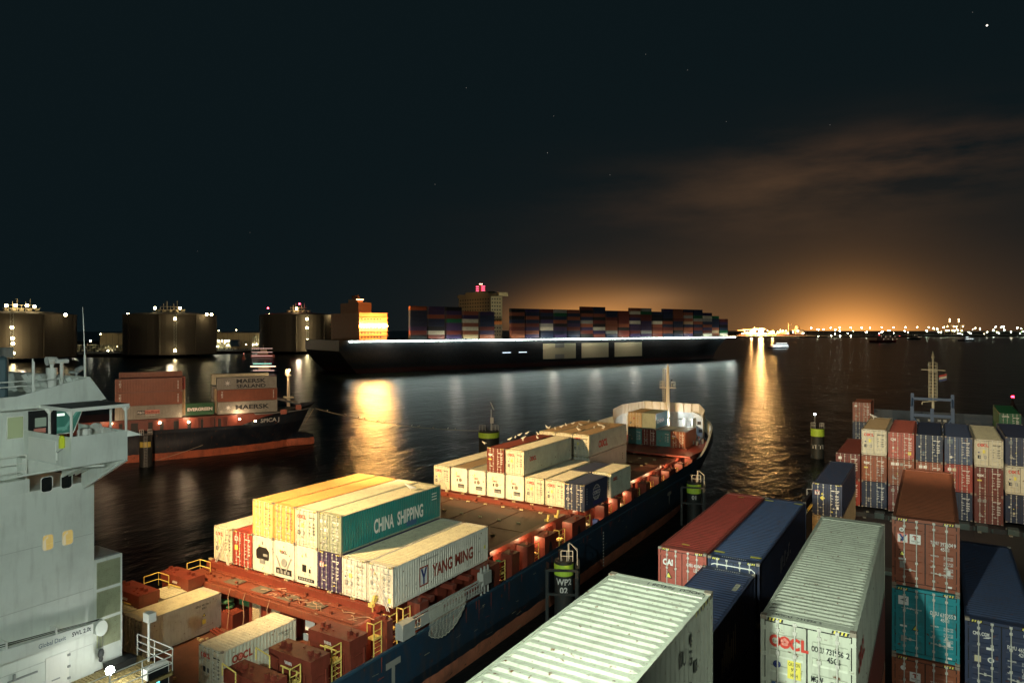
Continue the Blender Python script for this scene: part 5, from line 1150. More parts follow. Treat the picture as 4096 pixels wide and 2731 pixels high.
for y, x, z, c in ((-41.6,8.3,8.2,1),(-17.6,8.0,7.6,1),(-14.4,7.9,7.0,1),(-27.6,7.9,7.6,0),(-33,8.0,7.8,0),(.3,-5.5,17.5,2)):
    if c == 2: x, y = .7, -6
    b_ = MB(); b_.ball((x,y,z), .22); b_.build('deck_lamp', glow('deck_amber', (1,.68,.36), 45), Sp)
def on_spica(lx, ly, z): v = Matrix.Rotation(sr, 3, 'Z') @ Vector((lx, ly, 0)); return v.x+sx0, v.y+sy0, z
GS = 'containers on the far dark ship'
def spc(lx, ly, z, H, col, lab, mf=None, roof=None):
    x, y, z = on_spica(lx-2.44, ly, z); return container(x, y, z, 12.19, H, col, lab, marks=mf or (lambda mk, H, L: data_lines(mk, FR_DOOR, H, 'white', random.Random(2))), rz=sr, group=GS, lod=2, roof=roof)
def vt(word, y0=.9):
    def f(mk, H, L):
        for i, ch in enumerate(word): mk.text(FR_RIGHT, ch, y0, H-.75-.48*i, .38, 'white', w=.4, bold=.03)
        for i in range(6): mk.rect(FR_RIGHT, 11.3, 11.5, .5+.3*i, .65+.3*i, 'white')
    return f
spc(8, -41, 8.7, 2.75, 'grey', 'grey container with black and pink name panels, bottom of the far aft stack', lambda mk, H, L: (mk.rect(FR_RIGHT, 3.9, 5.3, 1.0, 1.75, 'black'), mk.text((FR_RIGHT[0]+X_*.003,Y_,Z_), 'P&O', 4.6, 1.15, .45, 'white', w=1.2, bold=.03), mk.rect(FR_RIGHT, 5.3, 8.0, 1.05, 1.85, 'pink'), mk.text((FR_RIGHT[0]+X_*.003,Y_,Z_), 'Nedlloyd', 6.65, 1.2, .5, 'brick', w=2.5, bold=.03), mk.rect(FR_RIGHT, 5.4, 7.2, .7, .8, 'white')))
spc(8, -41, 11.47, 2.75, 'rust', 'red-brown container in the middle of the far aft stack', vt('TEX'))
spc(8, -41, 14.24, 2.75, 'rust', 'red-brown container on top of the far aft stack, beside the short red one', vt('TEX'))
spc(5.2, -40.3, 8.7, 2.75, 'tan', 'tan container behind the grey one in the far aft stack'); spc(5.2, -40.3, 11.47, 2.75, 'tan', 'tan container behind the middle red-brown one in the far aft stack')
spc(5.2, -40.3, 14.24, 2.75, 'red', 'crimson container marked 45 behind the top red-brown one', lambda mk, H, L: mk.text(FR_RIGHT, '45', 11.3, 1.4, .6, 'white', w=.7, bold=.03))
spc(-1.5, -40.6, 16.2, 1.6, 'brown', 'red-brown container along the back of the far aft stack, only its upper edge showing')
for k, lab in enumerate(('bottom', 'middle', 'upper')): spc(-1.5, -40.6, 8.3+2.65*k, 2.6, 'brown', 'red-brown %s container along the back of the far aft stack' % lab)
spc(5.0, -34.6, 8.6, 2.6, 'green', 'low dark green container with white word between the two far stacks', lambda mk, H, L: mk.text(FR_RIGHT, 'EVERGREEN', 6.9, 1.0, .65, 'white', w=4.9, bold=.05, align='l'))
def star(mk, x, z, r):
    mk.rect(FR_RIGHT, x-r, x+r, z-r*.95, z+r*.95, 'grey')
    mk.poly(FR_RIGHT, [(x+(r*.9 if i % 2 == 0 else r*.3)*math.cos(math.pi*i/7+1.57), z+(r*.9 if i % 2 == 0 else r*.3)*math.sin(math.pi*i/7+1.57)) for i in range(14)], 'white', .003)
spc(8, -22, 8.85, 2.59, 'grey', 'grey container with a seven-pointed star and bold black word, bottom of the far forward stack', lambda mk, H, L: (star(mk, 2.1, 1.35, .7), mk.text(FR_RIGHT, 'MAERSK', 3.6, .9, .95, 'black', w=6.9, bold=.03, align='l')))
spc(8, -22, 11.46, 2.59, 'rust', 'orange-red container in the middle of the far forward stack', vt('TEX'))
spc(7.7, -22.1, 14.07, 2.59, 'grey', 'grey container with star and two lines of black words, topping the far forward stack', lambda mk, H, L: (star(mk, 2.1, 1.35, .75), mk.text(FR_RIGHT, 'MAERSK', 3.9, 1.35, .85, 'black', w=6.0, bold=.03, align='l'), mk.text(FR_RIGHT, 'SEALAND', 3.9, .3, .75, 'black', w=6.0, bold=.03, align='l')))
spc(5.0, -22.2, 8.85, 2.59, 'tan', 'tan container behind the bottom one of the far forward stack'); spc(5.0, -22.4, 11.46, 2.59, 'tan', 'tan container behind the orange-red one of the far forward stack'); spc(0, -22.6, 14.6, 2.4, 'khaki', 'khaki container along the back of the far forward stack, upper edge showing')
for k, lab in enumerate(('bottom', 'middle')): spc(0, -22.6, 8.85+2.8*k, 2.59, 'grey', 'grey %s container along the back of the far forward stack' % lab)
# ropes
def rope(name, p, q, sag, r, label, birds=0):
    m = MB(); p, q = Vector(p), Vector(q); pts = [p.lerp(q, i/24)-Z_*(sag*4*(i/24)*(1-i/24)) for i in range(25)]; m.path(pts, r, 5)
    m.build(name, paint('rope_pale', (.5,.45,.33), .8, .2), label=label, cat='mooring rope', group='mooring ropes'); return pts
RP = rope('mooring_rope', at(1262,1633,D=166), at(1914,1722,D=143.5), 1.2, .06, 'long thin mooring rope dotted with birds from the far ship to the solar dolphin')
rope('mooring_rope', at(1022,1694,D=158), at(622,1842,D=136.5), .4, .045, 'pale mooring rope slanting down the dark hull to the dolphin with yellow plates')
rope('hanging_chain', at(1255,1633,D=166.5), at(1218,1694,D=166.5), .0, .05, 'short pale chain hanging from the dark bow of the far ship')
# ---------------------------------------------------------------- gulls
GUL = paint('gull_white', (.75,.73,.66), .8, .12)
def gull_mesh():
    m = MB(); prof = [(.01,-.34),(.05,-.28),(.085,-.15),(.12,0),(.11,.1),(.075,.17),(.07,.2),(.075,.24),(.05,.29),(.015,.31),(.008,.37)]
    m.lathe(prof, (0,0,0), 8)
    m.v = [(x, z*.95, .2+y*.95+(.13*max(0,z-.02)/.2 if z > .02 else .1*z)) for x, y, z in m.v]
    for s in (-1, 1): m.bar((s*.04,0,.14),(s*.04,.0,0),.012,4)
    return m.mesh('gull', [GUL], True)
GM = gull_mesh()
def gull(p, rz, lab, s=1.05):
    o = add_obj('gull', GM, None, p, rz, label=lab, cat='bird', group='perched gulls'); o.scale = (s,s,s)
zt = 10.12+HB
for px, py in ((2187,1712),(2196,1716),(2221,1718),(2246,1711),(2264,1704),(2292,1698),(2310,1714),(2314,1722),(2322,1703),(2354,1690),(2377,1714),(2395,1704),(2411,1709),(2413,1716)):
    gull(at(px,py,Z=zt), rnd.uniform(0,6.28), 'white gull standing on the brown roofs of the forward trio')
for px, py in ((1938,1778),(2039,1762),(2061,1754),(2079,1744),(2092,1764),(2108,1738),(2094,1757),(2151,1740)):
    gull(at(px,py,Z=zt+.0), rnd.uniform(0,6.28), 'white gull standing on the dark red container roof')
gull(at(2150,1756,Z=zt), 1.0, 'white gull alone on the cream roof beside the dark red one')
gull(at(1642,1962,Z=13.03), 2.2, 'white gull on the edge of the teal container roof', 1.6)
gull(at(3494,1676,Z=15.95), 2.2, 'white gull alone on the cream roof of the far row', 1.6)
for k in (2,5,7,8,10,11,13,15,16,18,20,21): gull(RP[k]+Z_*.05, rnd.uniform(0,6), 'tiny gull perched along the long mooring rope', 1.1)
# ---------------------------------------------------------------- the big ship passing behind the basin
yb = math.radians(-21.5); bx0, by0 = -184.0, 672.0
BG = empty('container_ship', (bx0, by0, 0), yb, label='very long dark container ship passing across the harbour, floodlit orange at its stern', cat='ship')
Rb = Matrix.Rotation(yb, 3, 'Z'); HBW = 28.0
def on_big(lx, ly, z=0): v = Rb @ Vector((lx, ly, 0)); return Vector((v.x+bx0, v.y+by0, z))
def px_of(p): D = -p.x*S_+p.y*C_; return 2048+F_*(p.x*C_+p.y*S_)/D, YH-F_*(p.z-HC)/D
def ly_of(px, lx=HBW):
    a, b = -480, 60
    for _ in range(40):
        c = (a+b)/2
        if px_of(on_big(lx, c))[0] < px: a = c
        else: b = c
    return a
HULLC = hullmat('hull_big', [(-2,(.06,.018,.015)),(3,(.012,.018,.024))])
def outC(hb, ys, ye, z, y0=-392, n=8, bl=2.0):
    st = [(hb, y0), (hb, -200)]+[(hb*(1-(i/n)**bl)**.7 if i < n else 0.0, ys+(ye-ys)*i/n) for i in range(n+1)]
    return [Vector((x, y, z)) for x, y in st+[(-x, y) for x, y in st[-2::-1]]]
loft([outC(26,-95,-2,-1.5,-380), outC(28,-80,0,6,-388), outC(28,-60,8,14,-394), outC(28,-34,16,20.5,-394)], '', None, None, Vector()).build('hull', HULLC, BG, smooth=True)
m = MB(); m.prism([(p.x*.99,p.y-.6) for p in outC(28,-34,16,0,-393)], 'z', 19.6, 20.2); m.build('main_deck', DKB, BG)
mk = Marks(); fr = (Vector((HBW+.03,0,0)), Y_, Z_)
for a, b, c in ((2172,2303,1),(2326,2434,0),(2458,2568,0)):
    y0, y1 = ly_of(a), ly_of(b); mk.rect(fr, y0, y1, 5.2, 16.6, 'cream')
    if c: w = y1-y0; mk.rect(fr, y0+.36*w, y0+.64*w, 13.4, 16.61, 'grey', .02); mk.rect(fr, y0+.36*w, y0+.64*w, 5.19, 8.6, 'grey', .02)
mk.build('hull_marks', BG)
f0, f1 = ly_of(1448), ly_of(1560); g0 = ly_of(1985); g1 = g0+12
FUN = paint('funnel_sodium_tint', (.6,.22,.07), .5, .25)  # orange of the floodlights put into the house and funnel colour
m = MB(); m.box(-20,24,f0,f1,20.2,37); m.box(-14,14,f0+4,f1-6,37,44); [m.box(-20.5,24.6,f0-.5,f1+.5,20.2+2.8*k,20.5+2.8*k) for k in range(1,7)]; m.build('aft_house', FUN, BG)
for k in range(5):
    m = MB(); [m.box(24.0,24.06,f0+1.2+2.1*i,f0+2.2+2.1*i,21.6+2.8*k,22.6+2.8*k) for i in range(int((f1-f0-2)/2.1))]; m.build('window_row', BLACK, BG)
m = MB(); m.box(-6,8,f0+6,f1-9,44,46.4)
for x in (-4,0,4): m.bar((x,f0+9,46),(x,f0+8,49),.7,8)
m.build('funnel', FUN, BG)
DH = paint('deckhouse_pale', (.32,.29,.19), .5, .2)
m = MB(); m.box(-22,20,g0+1,g1-1,20.2,50.5); m.box(-27,27,g0+3,g1-1,50.5,53); m.box(-16,14,g0+3,g1-3,53,54.4); m.build('deckhouse', DH, BG)
for k in range(11):
    m = MB(); [m.box(20.0,20.06,g0+1.8+2.2*i,g0+2.9+2.2*i,22.6+2.55*k,23.6+2.55*k) for i in range(4)]; [m.box(-20+3.3*i,-18.6+3.3*i,g0+.94,g0+1.0,22.6+2.55*k,23.6+2.55*k) for i in range(12)]; m.build('window_row', BLACK, BG)
m = MB(); m.box(20.2,22.6,g0+2,g0+9,30.5,33); m.build('lifeboat', paint('lifeboat_orange', (.6,.2,.05), .5, .2), BG)
m = MB(); m.box(-1,1,g0+5,g0+6.5,54.4,60); m.box(-6,6,g0+5.2,g0+6,57,57.3); m.bar((0,g0+7,54),(0,g0+6,59),.2,6); m.build('signal_mast', DH, BG)
for x, y, z, c in ((1,g0+5.5,60.2,'w'),(4,g0+5.5,58.4,'r'),(4,g0+5.5,56.9,'r'),(4,g0+5.5,55.4,'r'),(-3,g0+5.5,58.4,'r'),(-3,g0+5.5,56.9,'r'),(-3,g0+5.5,55.4,'r')):
    MB().box(x-.5,x+.5,y-1.2,y+1.2,z-.25,z+.25).build('mast_lamp', glow('signal_red' if c == 'r' else 'signal_salmon', (1,.06,.12) if c == 'r' else (1,.45,.3), 6), BG)
for q in range(5):
    y = f0+2+(f1-f0-4)*q/4
    MB().box(24.2,24.8,y-1.6,y+1.6,28.6,29.8).build('stern_floodlight', glow('sodium_flood', (1,.47,.1), 600), BG)
MB().box(8.5,9,f0+5,f1-9,45.7,46.3).build('funnel_lamp', glow('funnel_light', (1,.5,.22), 7), BG)
k = 0; y = -388
while y < 6:
    hbx = HBW if y < -36 else HBW*(1-((y+34)/50)**2.0)**.7
    MB().box(hbx+.3,hbx+.75,y,y+9.5,19.4,20.0).build('deck_lamp', glow('deck_white', (.84,1,.9), 29), BG); y += 10.5; k += 1
for px in (2010, 2075): y = ly_of(px); MB().box(HBW+.1,HBW+.4,y,y+7,10.6,10.9).build('pilot_door_lamp', glow('pilot_blue', (.7,.85,1), 3), BG)
m = MB(); m.bar((0,4,20),(0,4,38),.7,8,.35); m.box(-4,4,3.5,4.5,33,33.5); m.build('foremast', DH, BG)
bm_ = {}
def simple_box():
    m = MB(); m.box(-1.22,1.22,.1,12.1,0,2.59)
    for i in range(40): y = .25+.295*i; m.box(1.22,1.245,y,y+.14,.15,2.45)
    return m.mesh('stacked_container', [WHITE])
SB = simple_box()
cols = ['navy','darkred','brown','cream','rust','violet','green','tan','grey','black_steel']
wts = [24,16,14,6,7,16,4,5,3,12]
names = dict(navy='navy',darkred='dark red',brown='brown',cream='pale cream',rust='rust orange',violet='dark violet',green='dark green',tan='tan',grey='grey',black_steel='blackish')
bays = []; y = g1+1.2
while y+12.2 < -8: bays.append(y); y += 13.45
bays = bays[::-1]; y = g0-13.4
while y > f1+1: bays.append(y); y -= 13.45
for i, y in enumerate(bays):
    t = len(bays)-1-i; top = 9 if 2 <= i <= 14 else 8
    if i == 0: top = 7
    if i == 1: top = 8
    if i > 14: top = 8
    if rnd.random() < .3: top -= 1
    for j in range(top):
        c = rnd.choices(cols, wts)[0]; z = 21.0+2.62*j
        o = add_obj('stacked_container', SB, None, on_big(HBW-1.6 if y < -50 else HBW-4.0, y, z), yb, label='%s container stacked on the deck of the long passing ship' % names[c], cat='container', group='containers on the passing ship')
        own(o, BLACK if c == 'black_steel' else CP(c))
# ---------------------------------------------------------------- far shore, tanks and plant
LAND = paint('shore_earth', (.035,.035,.03), .9, .4, scale=.05)
def land(pts, depth, z, name='far_shore'):
    f = [Vector((p.x,p.y,0)) for p in pts]; b = [p+(p.normalized()*depth) for p in f]
    m = MB(); n = len(f); poly = [(p.x,p.y) for p in f]+[(p.x,p.y) for p in b[::-1]]
    m.prism(poly, 'z', -2, z); m.build(name, LAND, kind='structure')
land([at(x,y,Z=0) for x,y in ((-900,1452),(-200,1434),(400,1428),(700,1421),(1000,1413),(1340,1403),(1560,1394),(2100,1376))], 900, 3)
land([at(x,y,Z=0) for x,y in ((2300,1349),(3200,1350),(3700,1347),(4400,1346))], 3500, 4, 'far_shore')
CONC = paint('tank_concrete', (.1,.088,.072), .8, .35, scale=.08, bump=.1)
BULB = glow('sodium_bulb', (1,.76,.38), 50); BULBR = glow('red_bulb', (1,.04,.08), 40); BULBW = glow('mast_bulb', (1,.93,.68), 90)
def P_(px, py, D): return at(px, py, D=D)
def tank(cx, D, r, top, label, lamps, stair):
    c = at(cx, 1317.5, D=D); T = empty('storage_tank', (c.x, c.y, 3), label=label, cat='storage tank', group='domed storage tanks on the far shore'); O = Vector((c.x,c.y,3))
    m = MB(O); h = top-3; m.lathe([(r,0),(r,h),(r+.5,h+.02),(r+.5,h+.6),(r-.8,h+.8),(r*.75,h+2.2),(r*.4,h+3.2),(.1,h+3.6)], (c.x,c.y,3), 48)
    for i in range(24):
        t = 2*math.pi*i/24; p = Vector((c.x+r*math.cos(t), c.y+r*math.sin(t), 3))
        if i % 3 == 0: m.box(p.x-.9,p.x+.9,p.y-.9,p.y+.9,3,top)
    m.build('tank_shell', CONC, T)
    tw = (Vector((0,0,0))-c); tw.z = 0; tw.normalize(); sd = Vector((-tw.y, tw.x, 0))
    m = MB(O); s0 = P_(stair, 1300, D); s0 = Vector((s0.x,s0.y,0)); lat = (s0-Vector((c.x,c.y,0))).dot(sd); dp = math.sqrt(max(1,r*r-lat*lat)); b = Vector((c.x,c.y,0))+sd*lat+tw*(dp+1.2)
    for q in (-1.1,1.1): m.bar(b+sd*q+Z_*3, b+sd*q+Z_*(top+1), .18, 4)
    for k in range(int((top-3)/3)): m.bar(b+sd*(-1.1)+Z_*(3+3*k), b+sd*1.1+Z_*(6+3*k), .14, 4); m.bar(b+sd*-1.1+Z_*(6+3*k), b+sd*1.1+Z_*(6+3*k), .1, 4)
    m.build('stair_tower', GREY, T)
    m = MB(O); cc = Vector((c.x,c.y,top+3)); tl = tw*(r*.35)
    for k in range(6): x = sd*(-9+3*k)+tl; m.bar(cc+x, cc+x+Z_*(6+2.5*(k % 3)), .22, 4)
    m.bar(cc+sd*-13+tl+Z_*2.5, cc+sd*13+tl+Z_*2.5, .35, 4); m.bar(cc+sd*-9+tl+Z_*5.5, cc+sd*8+tl+Z_*5.5, .25, 4)
    for k in range(5): q = cc+sd*(-11+5.5*k)+tl+Z_*1.4; m.box(q.x-1.3,q.x+1.3,q.y-1.3,q.y+1.3,q.z-1,q.z+1)
    m.build('roof_platform', paint('platform_pale', (.42,.36,.24), .6, .3), T)
    for px, py, red in lamps:
        z = at(px, py, D=D).z
        if z < top+.5: l0 = (px-cx)/F_*D; dd = D-math.sqrt(max(0,r*r-l0*l0))-2.0 if abs(l0) < r else D-1
        else: dd = D-r*.4
        q = at(px, py, D=dd)
        MB(O).ball(q, 1.2 if red == 0 else .8, n=6).build('floodlight', BULBR if red else BULB, T)
tank(86, 600, 41, 39.4, 'broad concrete tank cut off by the picture edge, lamps up its face', ((25,1222,0),(62,1221,0),(108,1222,0),(138,1226,0),(262,1259,0),(48,1310,0),(50,1353,0),(52,1374,0),(53,1412,0)), 50)
tank(682, 690, 42, 40.8, 'concrete tank with one lamp high and one low on its face', ((512,1257,0),(846,1258,0),(827,1257,0),(620,1232,0),(720,1232,0),(700,1275,0),(700,1402,0)), 700)
tank(1195, 790, 41.6, 42.8, 'concrete tank with four lamps up its face and two red lamps above', ((1077,1258,0),(1332,1262,0),(1186,1234,0),(1228,1276,0),(1228,1311,0),(1230,1360,0),(1230,1393,0),(1072,1232,1),(1198,1215,1)), 1229)
def shed(x0, x1, y0, y1, D, label, bulbs=()):
    a, b = at(x0, y0, D=D), at(x1, y0, D=D); z1 = a.z; c = (a+b)/2; u = (b-a); L = u.length; u.normalize(); w = Vector((-u.y,u.x,0)); E = empty('warehouse', (c.x,c.y,3), label=label, cat='building', group='pale sheds behind the tanks'); O = Vector((c.x,c.y,3))
    m = MB(O); e = [a-w*0, b, b+w*30, a+w*30]; vs = [(p.x,p.y,z) for z in (3,z1) for p in e]
    m.add(vs, [(0,1,5,4),(1,2,6,5),(2,3,7,6),(3,0,4,7),(4,5,6,7)]); m.build('wall', paint('shed_cream', (.58,.46,.26), .7, .25, scale=.06), E)
    m = MB(O)
    for i in range(int(L/7)+1): p = a+u*7*i-w*.3; m.bar(Vector((p.x,p.y,3)), Vector((p.x,p.y,z1)), .15, 4)
    m.bar(a-w*.4, b-w*.4, .5, 4); m.build('wall_trim', paint('shed_trim', (.3,.24,.15), .7, .3), E)
    for px, py, d in bulbs: MB(O).ball(at(px,py,D=D-d), .55, n=6).build('floodlight', BULB, E)
shed(400, 520, 1333, 1390, 770, 'pale shed between the edge tank and the middle tank', ((402,1336,14),(470,1385,26)))
shed(845, 1060, 1331, 1400, 880, 'pale shed with lit pipework before it, between the two full tanks', ((875,1322,3),(945,1320,3),(900,1372,34),(985,1378,30),(1040,1330,8)))
shed(1335, 1470, 1328, 1398, 900, 'pale shed beyond the four-lamp tank, partly behind the passing ship', ((1348,1318,10),(1390,1372,28),(1440,1365,26)))
def plant(x0, x1, yb_, yt, D, label, n, lamps, tankc=None):
    a, b = at(x0,yb_,D=D), at(x1,yb_,D=D); c = (a+b)/2; E = empty('pipe_rack', (c.x,c.y,3), label=label, cat='pipe rack', group='pipe racks on the far shore'); O = Vector((c.x,c.y,3)); h = at(x0,yt,D=D).z
    m = MB(O)
    for i in range(n+1):
        p = a.lerp(b, i/n); hh = h*rnd.uniform(.7,1.15); m.bar(Vector((p.x,p.y,3)), Vector((p.x,p.y,hh)), .28, 4)
    for z in (.3,.5,.7,.9): m.bar(Vector((a.x,a.y,3+(h-3)*z)), Vector((b.x,b.y,3+(h-3)*z)), .32, 4)
    for i in range(n): p = a.lerp(b, (i+.5)/n); z = 3+(h-3)*rnd.uniform(.1,.8); m.box(p.x-1.2,p.x+1.2,p.y-1.2,p.y+1.2,z-1,z+1)
    m.build('pipework', paint('pipe_pale', (.45,.4,.25), .5, .3), E)
    for px, py in lamps: MB(O).ball(at(px,py,D=D-3), .6, n=6).build('floodlight', BULBW, E)
    if tankc:
        p, q = at(tankc[0],tankc[2],D=D-1), at(tankc[1],tankc[2],D=D-1); MB(O).bar(p, q, 4.0, 14).build('blue_vessel', paint('vessel_blue', (.05,.12,.2), .5, .2), E)
plant(855, 1005, 1398, 1362, 830, 'brightly lit pipe rack with a blue vessel beside the middle tank', 16, ((862,1364),(874,1363),(888,1363),(902,1363),(914,1363),(870,1385),(912,1381)), (925,958,1372))
plant(1010, 1055, 1392, 1330, 820, 'tall lit pipe tower against the four-lamp tank', 6, ((1040,1329),(1046,1360),(1012,1378),(1026,1377)))
plant(272, 515, 1402, 1376, 740, 'dim pipe rack running between the edge tank and the middle tank', 22, ((298,1363),(362,1363),(432,1402)))
plant(1345, 1420, 1398, 1378, 860, 'small lit pipe rack beside the passing ship stern', 8, ((1388,1378),(1376,1390),(1410,1388)))
# ---------------------------------------------------------------- craft on the water
def craft(px, py, L, H, yaw, label, hullc, lamps, name='tugboat', cat='boat'):
    p = at(px, py, Z=0); E = empty(name, (p.x,p.y,0), yaw, label=label, cat=cat, group='small lit craft')
    m = MB(); w = L*.16; P = [(-w,-L/2),(w,-L/2),(w*1.05,L*.1),(w*.7,L*.36),(0,L/2),(-w*.7,L*.36),(-w*1.05,L*.1)]
    m.prism(P, 'z', -.6, H*.28); m.build('hull', paint(hullc, dict(boat_red=(.3,.05,.03), boat_navy=(.02,.03,.06), boat_black=(.02,.02,.02))[hullc], .5, .3), E)
    m = MB(); m.box(-w*.7,w*.7,-L*.22,L*.18,H*.28,H*.6); m.box(-w*.5,w*.5,-L*.1,L*.14,H*.6,H*.85); m.bar((0,0,H*.85),(0,0,H*1.3),.2,6); m.build('cabin', paint('boat_cabin', (.5,.4,.3), .5, .2), E)
    for k, (dx, y0, y1, z, c, s) in enumerate(lamps): MB().box(dx*w-.15,dx*w+.15,y0*L,y1*L,z*H-.13,z*H+.13).build('deck_lamp', glow(c, {'boat_pinkish':(1,.62,.5),'boat_warm':(1,.75,.5),'boat_teal':(.4,1,.75),'boat_white':(.9,1,1),'boat_redlamp':(1,.1,.1)}[c], s), E)
CW = 'boat_warm'
yq = TH+math.radians(90)
craft(1053, 1428, 22, 9, -.95, 'small red harbour craft with three rows of deck lights before the four-lamp tank', 'boat_red', [(1.1,-.45,.45,z,'boat_pinkish',1.6) for z in (.15,.55,.95)])
craft(1060, 1492, 16, 6, -.95, 'small launch showing green-white and warm light rows behind the far ship stacks', 'boat_navy', [(1.1,-.4,.3,1.0,'boat_teal',2),(1.1,-.5,.45,.72,CW,5),(1.1,-.4,.4,.3,'boat_pinkish',1.6)])
craft(3540, 1370, 66, 17, -.6, 'small lit ferry in mid channel before the far lamps', 'boat_red', [(1.1,-.4+.1*i,-.38+.1*i,.75-.3*(i%2),CW,18) for i in range(8)]+[(1.1,-.5,-.46,.9,'boat_redlamp',18),(1.1,.4,.44,.8,'boat_redlamp',18)])
craft(3112, 1392, 30, 5, -.6, 'launch with bright white light rows below the orange-lit ship', 'boat_navy', [(1.1,-.5,.5,.5,'boat_white',6),(1.1,-.5,.45,.9,'boat_white',6),(1.1,-.3,.4,1.4,'boat_white',6)])
craft(3870, 1364, 46, 12, -.6, 'dim workboat with white lamps under the harbour cranes', 'boat_black', [(1.1,-.4,-.2,.8,'boat_white',5),(1.1,-.4,.2,.45,'boat_white',4)])
craft(3660, 1358, 44, 14, -.6, 'moored workboat with warm lamps east of the lit ferry', 'boat_black', [(1.1,-.3,-.25,.9,CW,12),(1.1,.1,.14,.5,CW,12),(1.1,.3,.33,.5,CW,12)])
p = at(975, 1438, Z=0); E = empty('channel_buoy', (p.x,p.y,0), label='small red conical channel buoy before the far shore', cat='buoy'); m = MB(); m.lathe([(1.5,-.5),(1.6,.6),(.5,4.2),(.4,5),(.05,5.2)], (0,0,0), 10); m.build('buoy_body', paint('buoy_red', (.6,.15,.1), .5, .1), E); m = MB(); m.ball((0,0,5.5), .3); m.build('buoy_lamp', glow('buoy_light', (1,.4,.3), 4), E)
p = at(4051, 1600, D=225.); E = empty('channel_buoy', (p.x,p.y,0), label='dark buoy showing a bright red light beyond the green container', cat='buoy'); m = MB(); m.lathe([(1.3,-.5),(1.4,.8),(.35,3.2),(.3,5.6),(.1,5.8)], (0,0,0), 10); m.build('buoy_body', DARK, E)
z = at(4051,1586,D=225.).z; m = MB(); m.bar((0,0,5.6),(0,0,z-.3),.08,6); m.build('buoy_mast', DARK, E); MB().ball((0,0,z), .42).build('buoy_lamp', glow('buoy_red_light', (1,.02,.05), 30), E)
# the orange lit ship moored far off
p0, p1 = at(2946,1346,Z=0), at(3232,1346,Z=0); c = (p0+p1)/2; ya = math.atan2(p1.y-p0.y, p1.x-p0.x)-math.pi/2; L = (p1-p0).length
E = empty('dredger', (c.x,c.y,0), ya, label='long ship glowing orange under its own floodlights on the far side', cat='ship')
m = MB(); m.prism([(-18,-L/2),(18,-L/2),(18,L*.44),(0,L/2),(-18,L*.44)], 'z', -1, 9); m.build('hull', paint('dredger_red', (.32,.1,.05), .5, .3), E)
m = MB(); m.box(-15,15,L*.3,L*.42,9,26); m.box(-10,10,L*.33,L*.37,26,40); m.box(-13,13,L*.12,L*.2,9,22); m.box(-14,14,-L*.45,-L*.1,9,14); m.bar((0,-L*.1,30),(0,-L*.49,24),1.2,6); m.bar((0,L*.23,9),(0,L*.22,52),1.3,6); m.bar((0,L*.22,40),(0,L*.29,50),.9,6); m.bar((0,-L*.25,9),(0,-L*.25,36),1.2,6); m.bar((0,-L*.38,9),(0,-L*.4,30),1,6)
for k in range(9): m.box(-12,12,L*(-.08+.035*k),L*(-.06+.035*k),9,12+4*(k % 3))
m.build('deck_works', paint('dredger_cream', (.6,.42,.25), .5, .3), E)
OR = glow('flare_orange', (1,.5,.16), 6500)
for y, z, r, mt in ((-.185,22,6,OR),(-.32,17,2.4,OR),(-.02,19,2.2,OR)): MB().ball((19.5,y*L,z), r, n=8).build('floodlight', mt, E)
for k in range(13): y = L*(-.44+.07*k); MB().ball((19,y,12+5*(k % 3)), 1.3, n=6).build('deck_lamp', BULBW if k > 6 else BULB, E)
# lamps along the far shore
def mast(px, py, D, warm, r=1.9):
    p = at(px, py, D=D); E = empty('lamp_mast', (p.x,p.y,4), label='tall lamp mast burning in the row along the far shore', cat='lamp mast', group='lamp masts along the far shore')
    m = MB(Vector((p.x,p.y,4))); m.bar((p.x,p.y,4),(p.x,p.y,p.z),.35,5); m.build('pole', GREY, E)
    MB(Vector((p.x,p.y,4))).ball(p, r, n=6).build('lamp_head', warm, E)
GREENW = glow('mercury_bulb', (.85,1,.72), 95)
for i, (x, y) in enumerate(((678,318),(735,330),(775,328),(832,316),(868,332),(903,314),(903,340),(990,316),(1075,316),(1140,316),(1232,314),(1325,313),(1420,312),(1512,312),(1585,340),(1603,312),(1640,322),(1670,326),(1720,312),(1968,322),(2005,324),(2128,310),(2172,312),(2190,308),(2112,336),(2300,318),(2330,322),(2345,345))):
    mast(2900+x*.5085, 1150+y*.5085, 2700 if y > 328 else 3300, GREENW if x > 1550 else BULBW)
for x, y in ((735,384),(783,397),(835,380),(905,380),(990,380),(1078,397),(1230,352),(1110,352),(1440,352),(1500,386),(1700,352),(2060,350),(2250,348)):
    mast(2900+x*.5085, 1150+y*.5085, 2330, BULBW, 1.3)
for i in range(46):
    mast(2990+rnd.random()*1110 if i % 3 else 3500+rnd.random()*590, rnd.uniform(1314,1336), rnd.uniform(2750,3900), rnd.choice((BULB, BULBW, GREENW, GREENW)), rnd.uniform(.8,1.5))
def crane(px, D, label):
    p = at(px, 1327, D=D); E = empty('gantry_crane', (p.x,p.y,4), TH, label=label, cat='crane', group='gantry cranes'); m = MB()
    for x in (-14,14):
        for y in (-8,8): m.bar((x,y,0),(x,y,38),.9,4)
    m.box(-16,16,-9,9,36,39); m.box(-2,2,-50,24,39,41); m.bar((0,0,39),(0,0,66),1.1,4); m.bar((0,0,66),(0,-46,41),.5,4); m.bar((0,0,66),(0,20,41),.5,4); m.build('gantry', paint('crane_cream', (.55,.45,.28), .5, .2), E)
    for x, y, z in ((0,-3,67),(0,-3,58),(-14,-10,36),(14,-10,36),(-8,-10,18),(8,-10,18)): MB().ball((x,y,z), 1.5, n=6).build('crane_lamp', BULB, E)
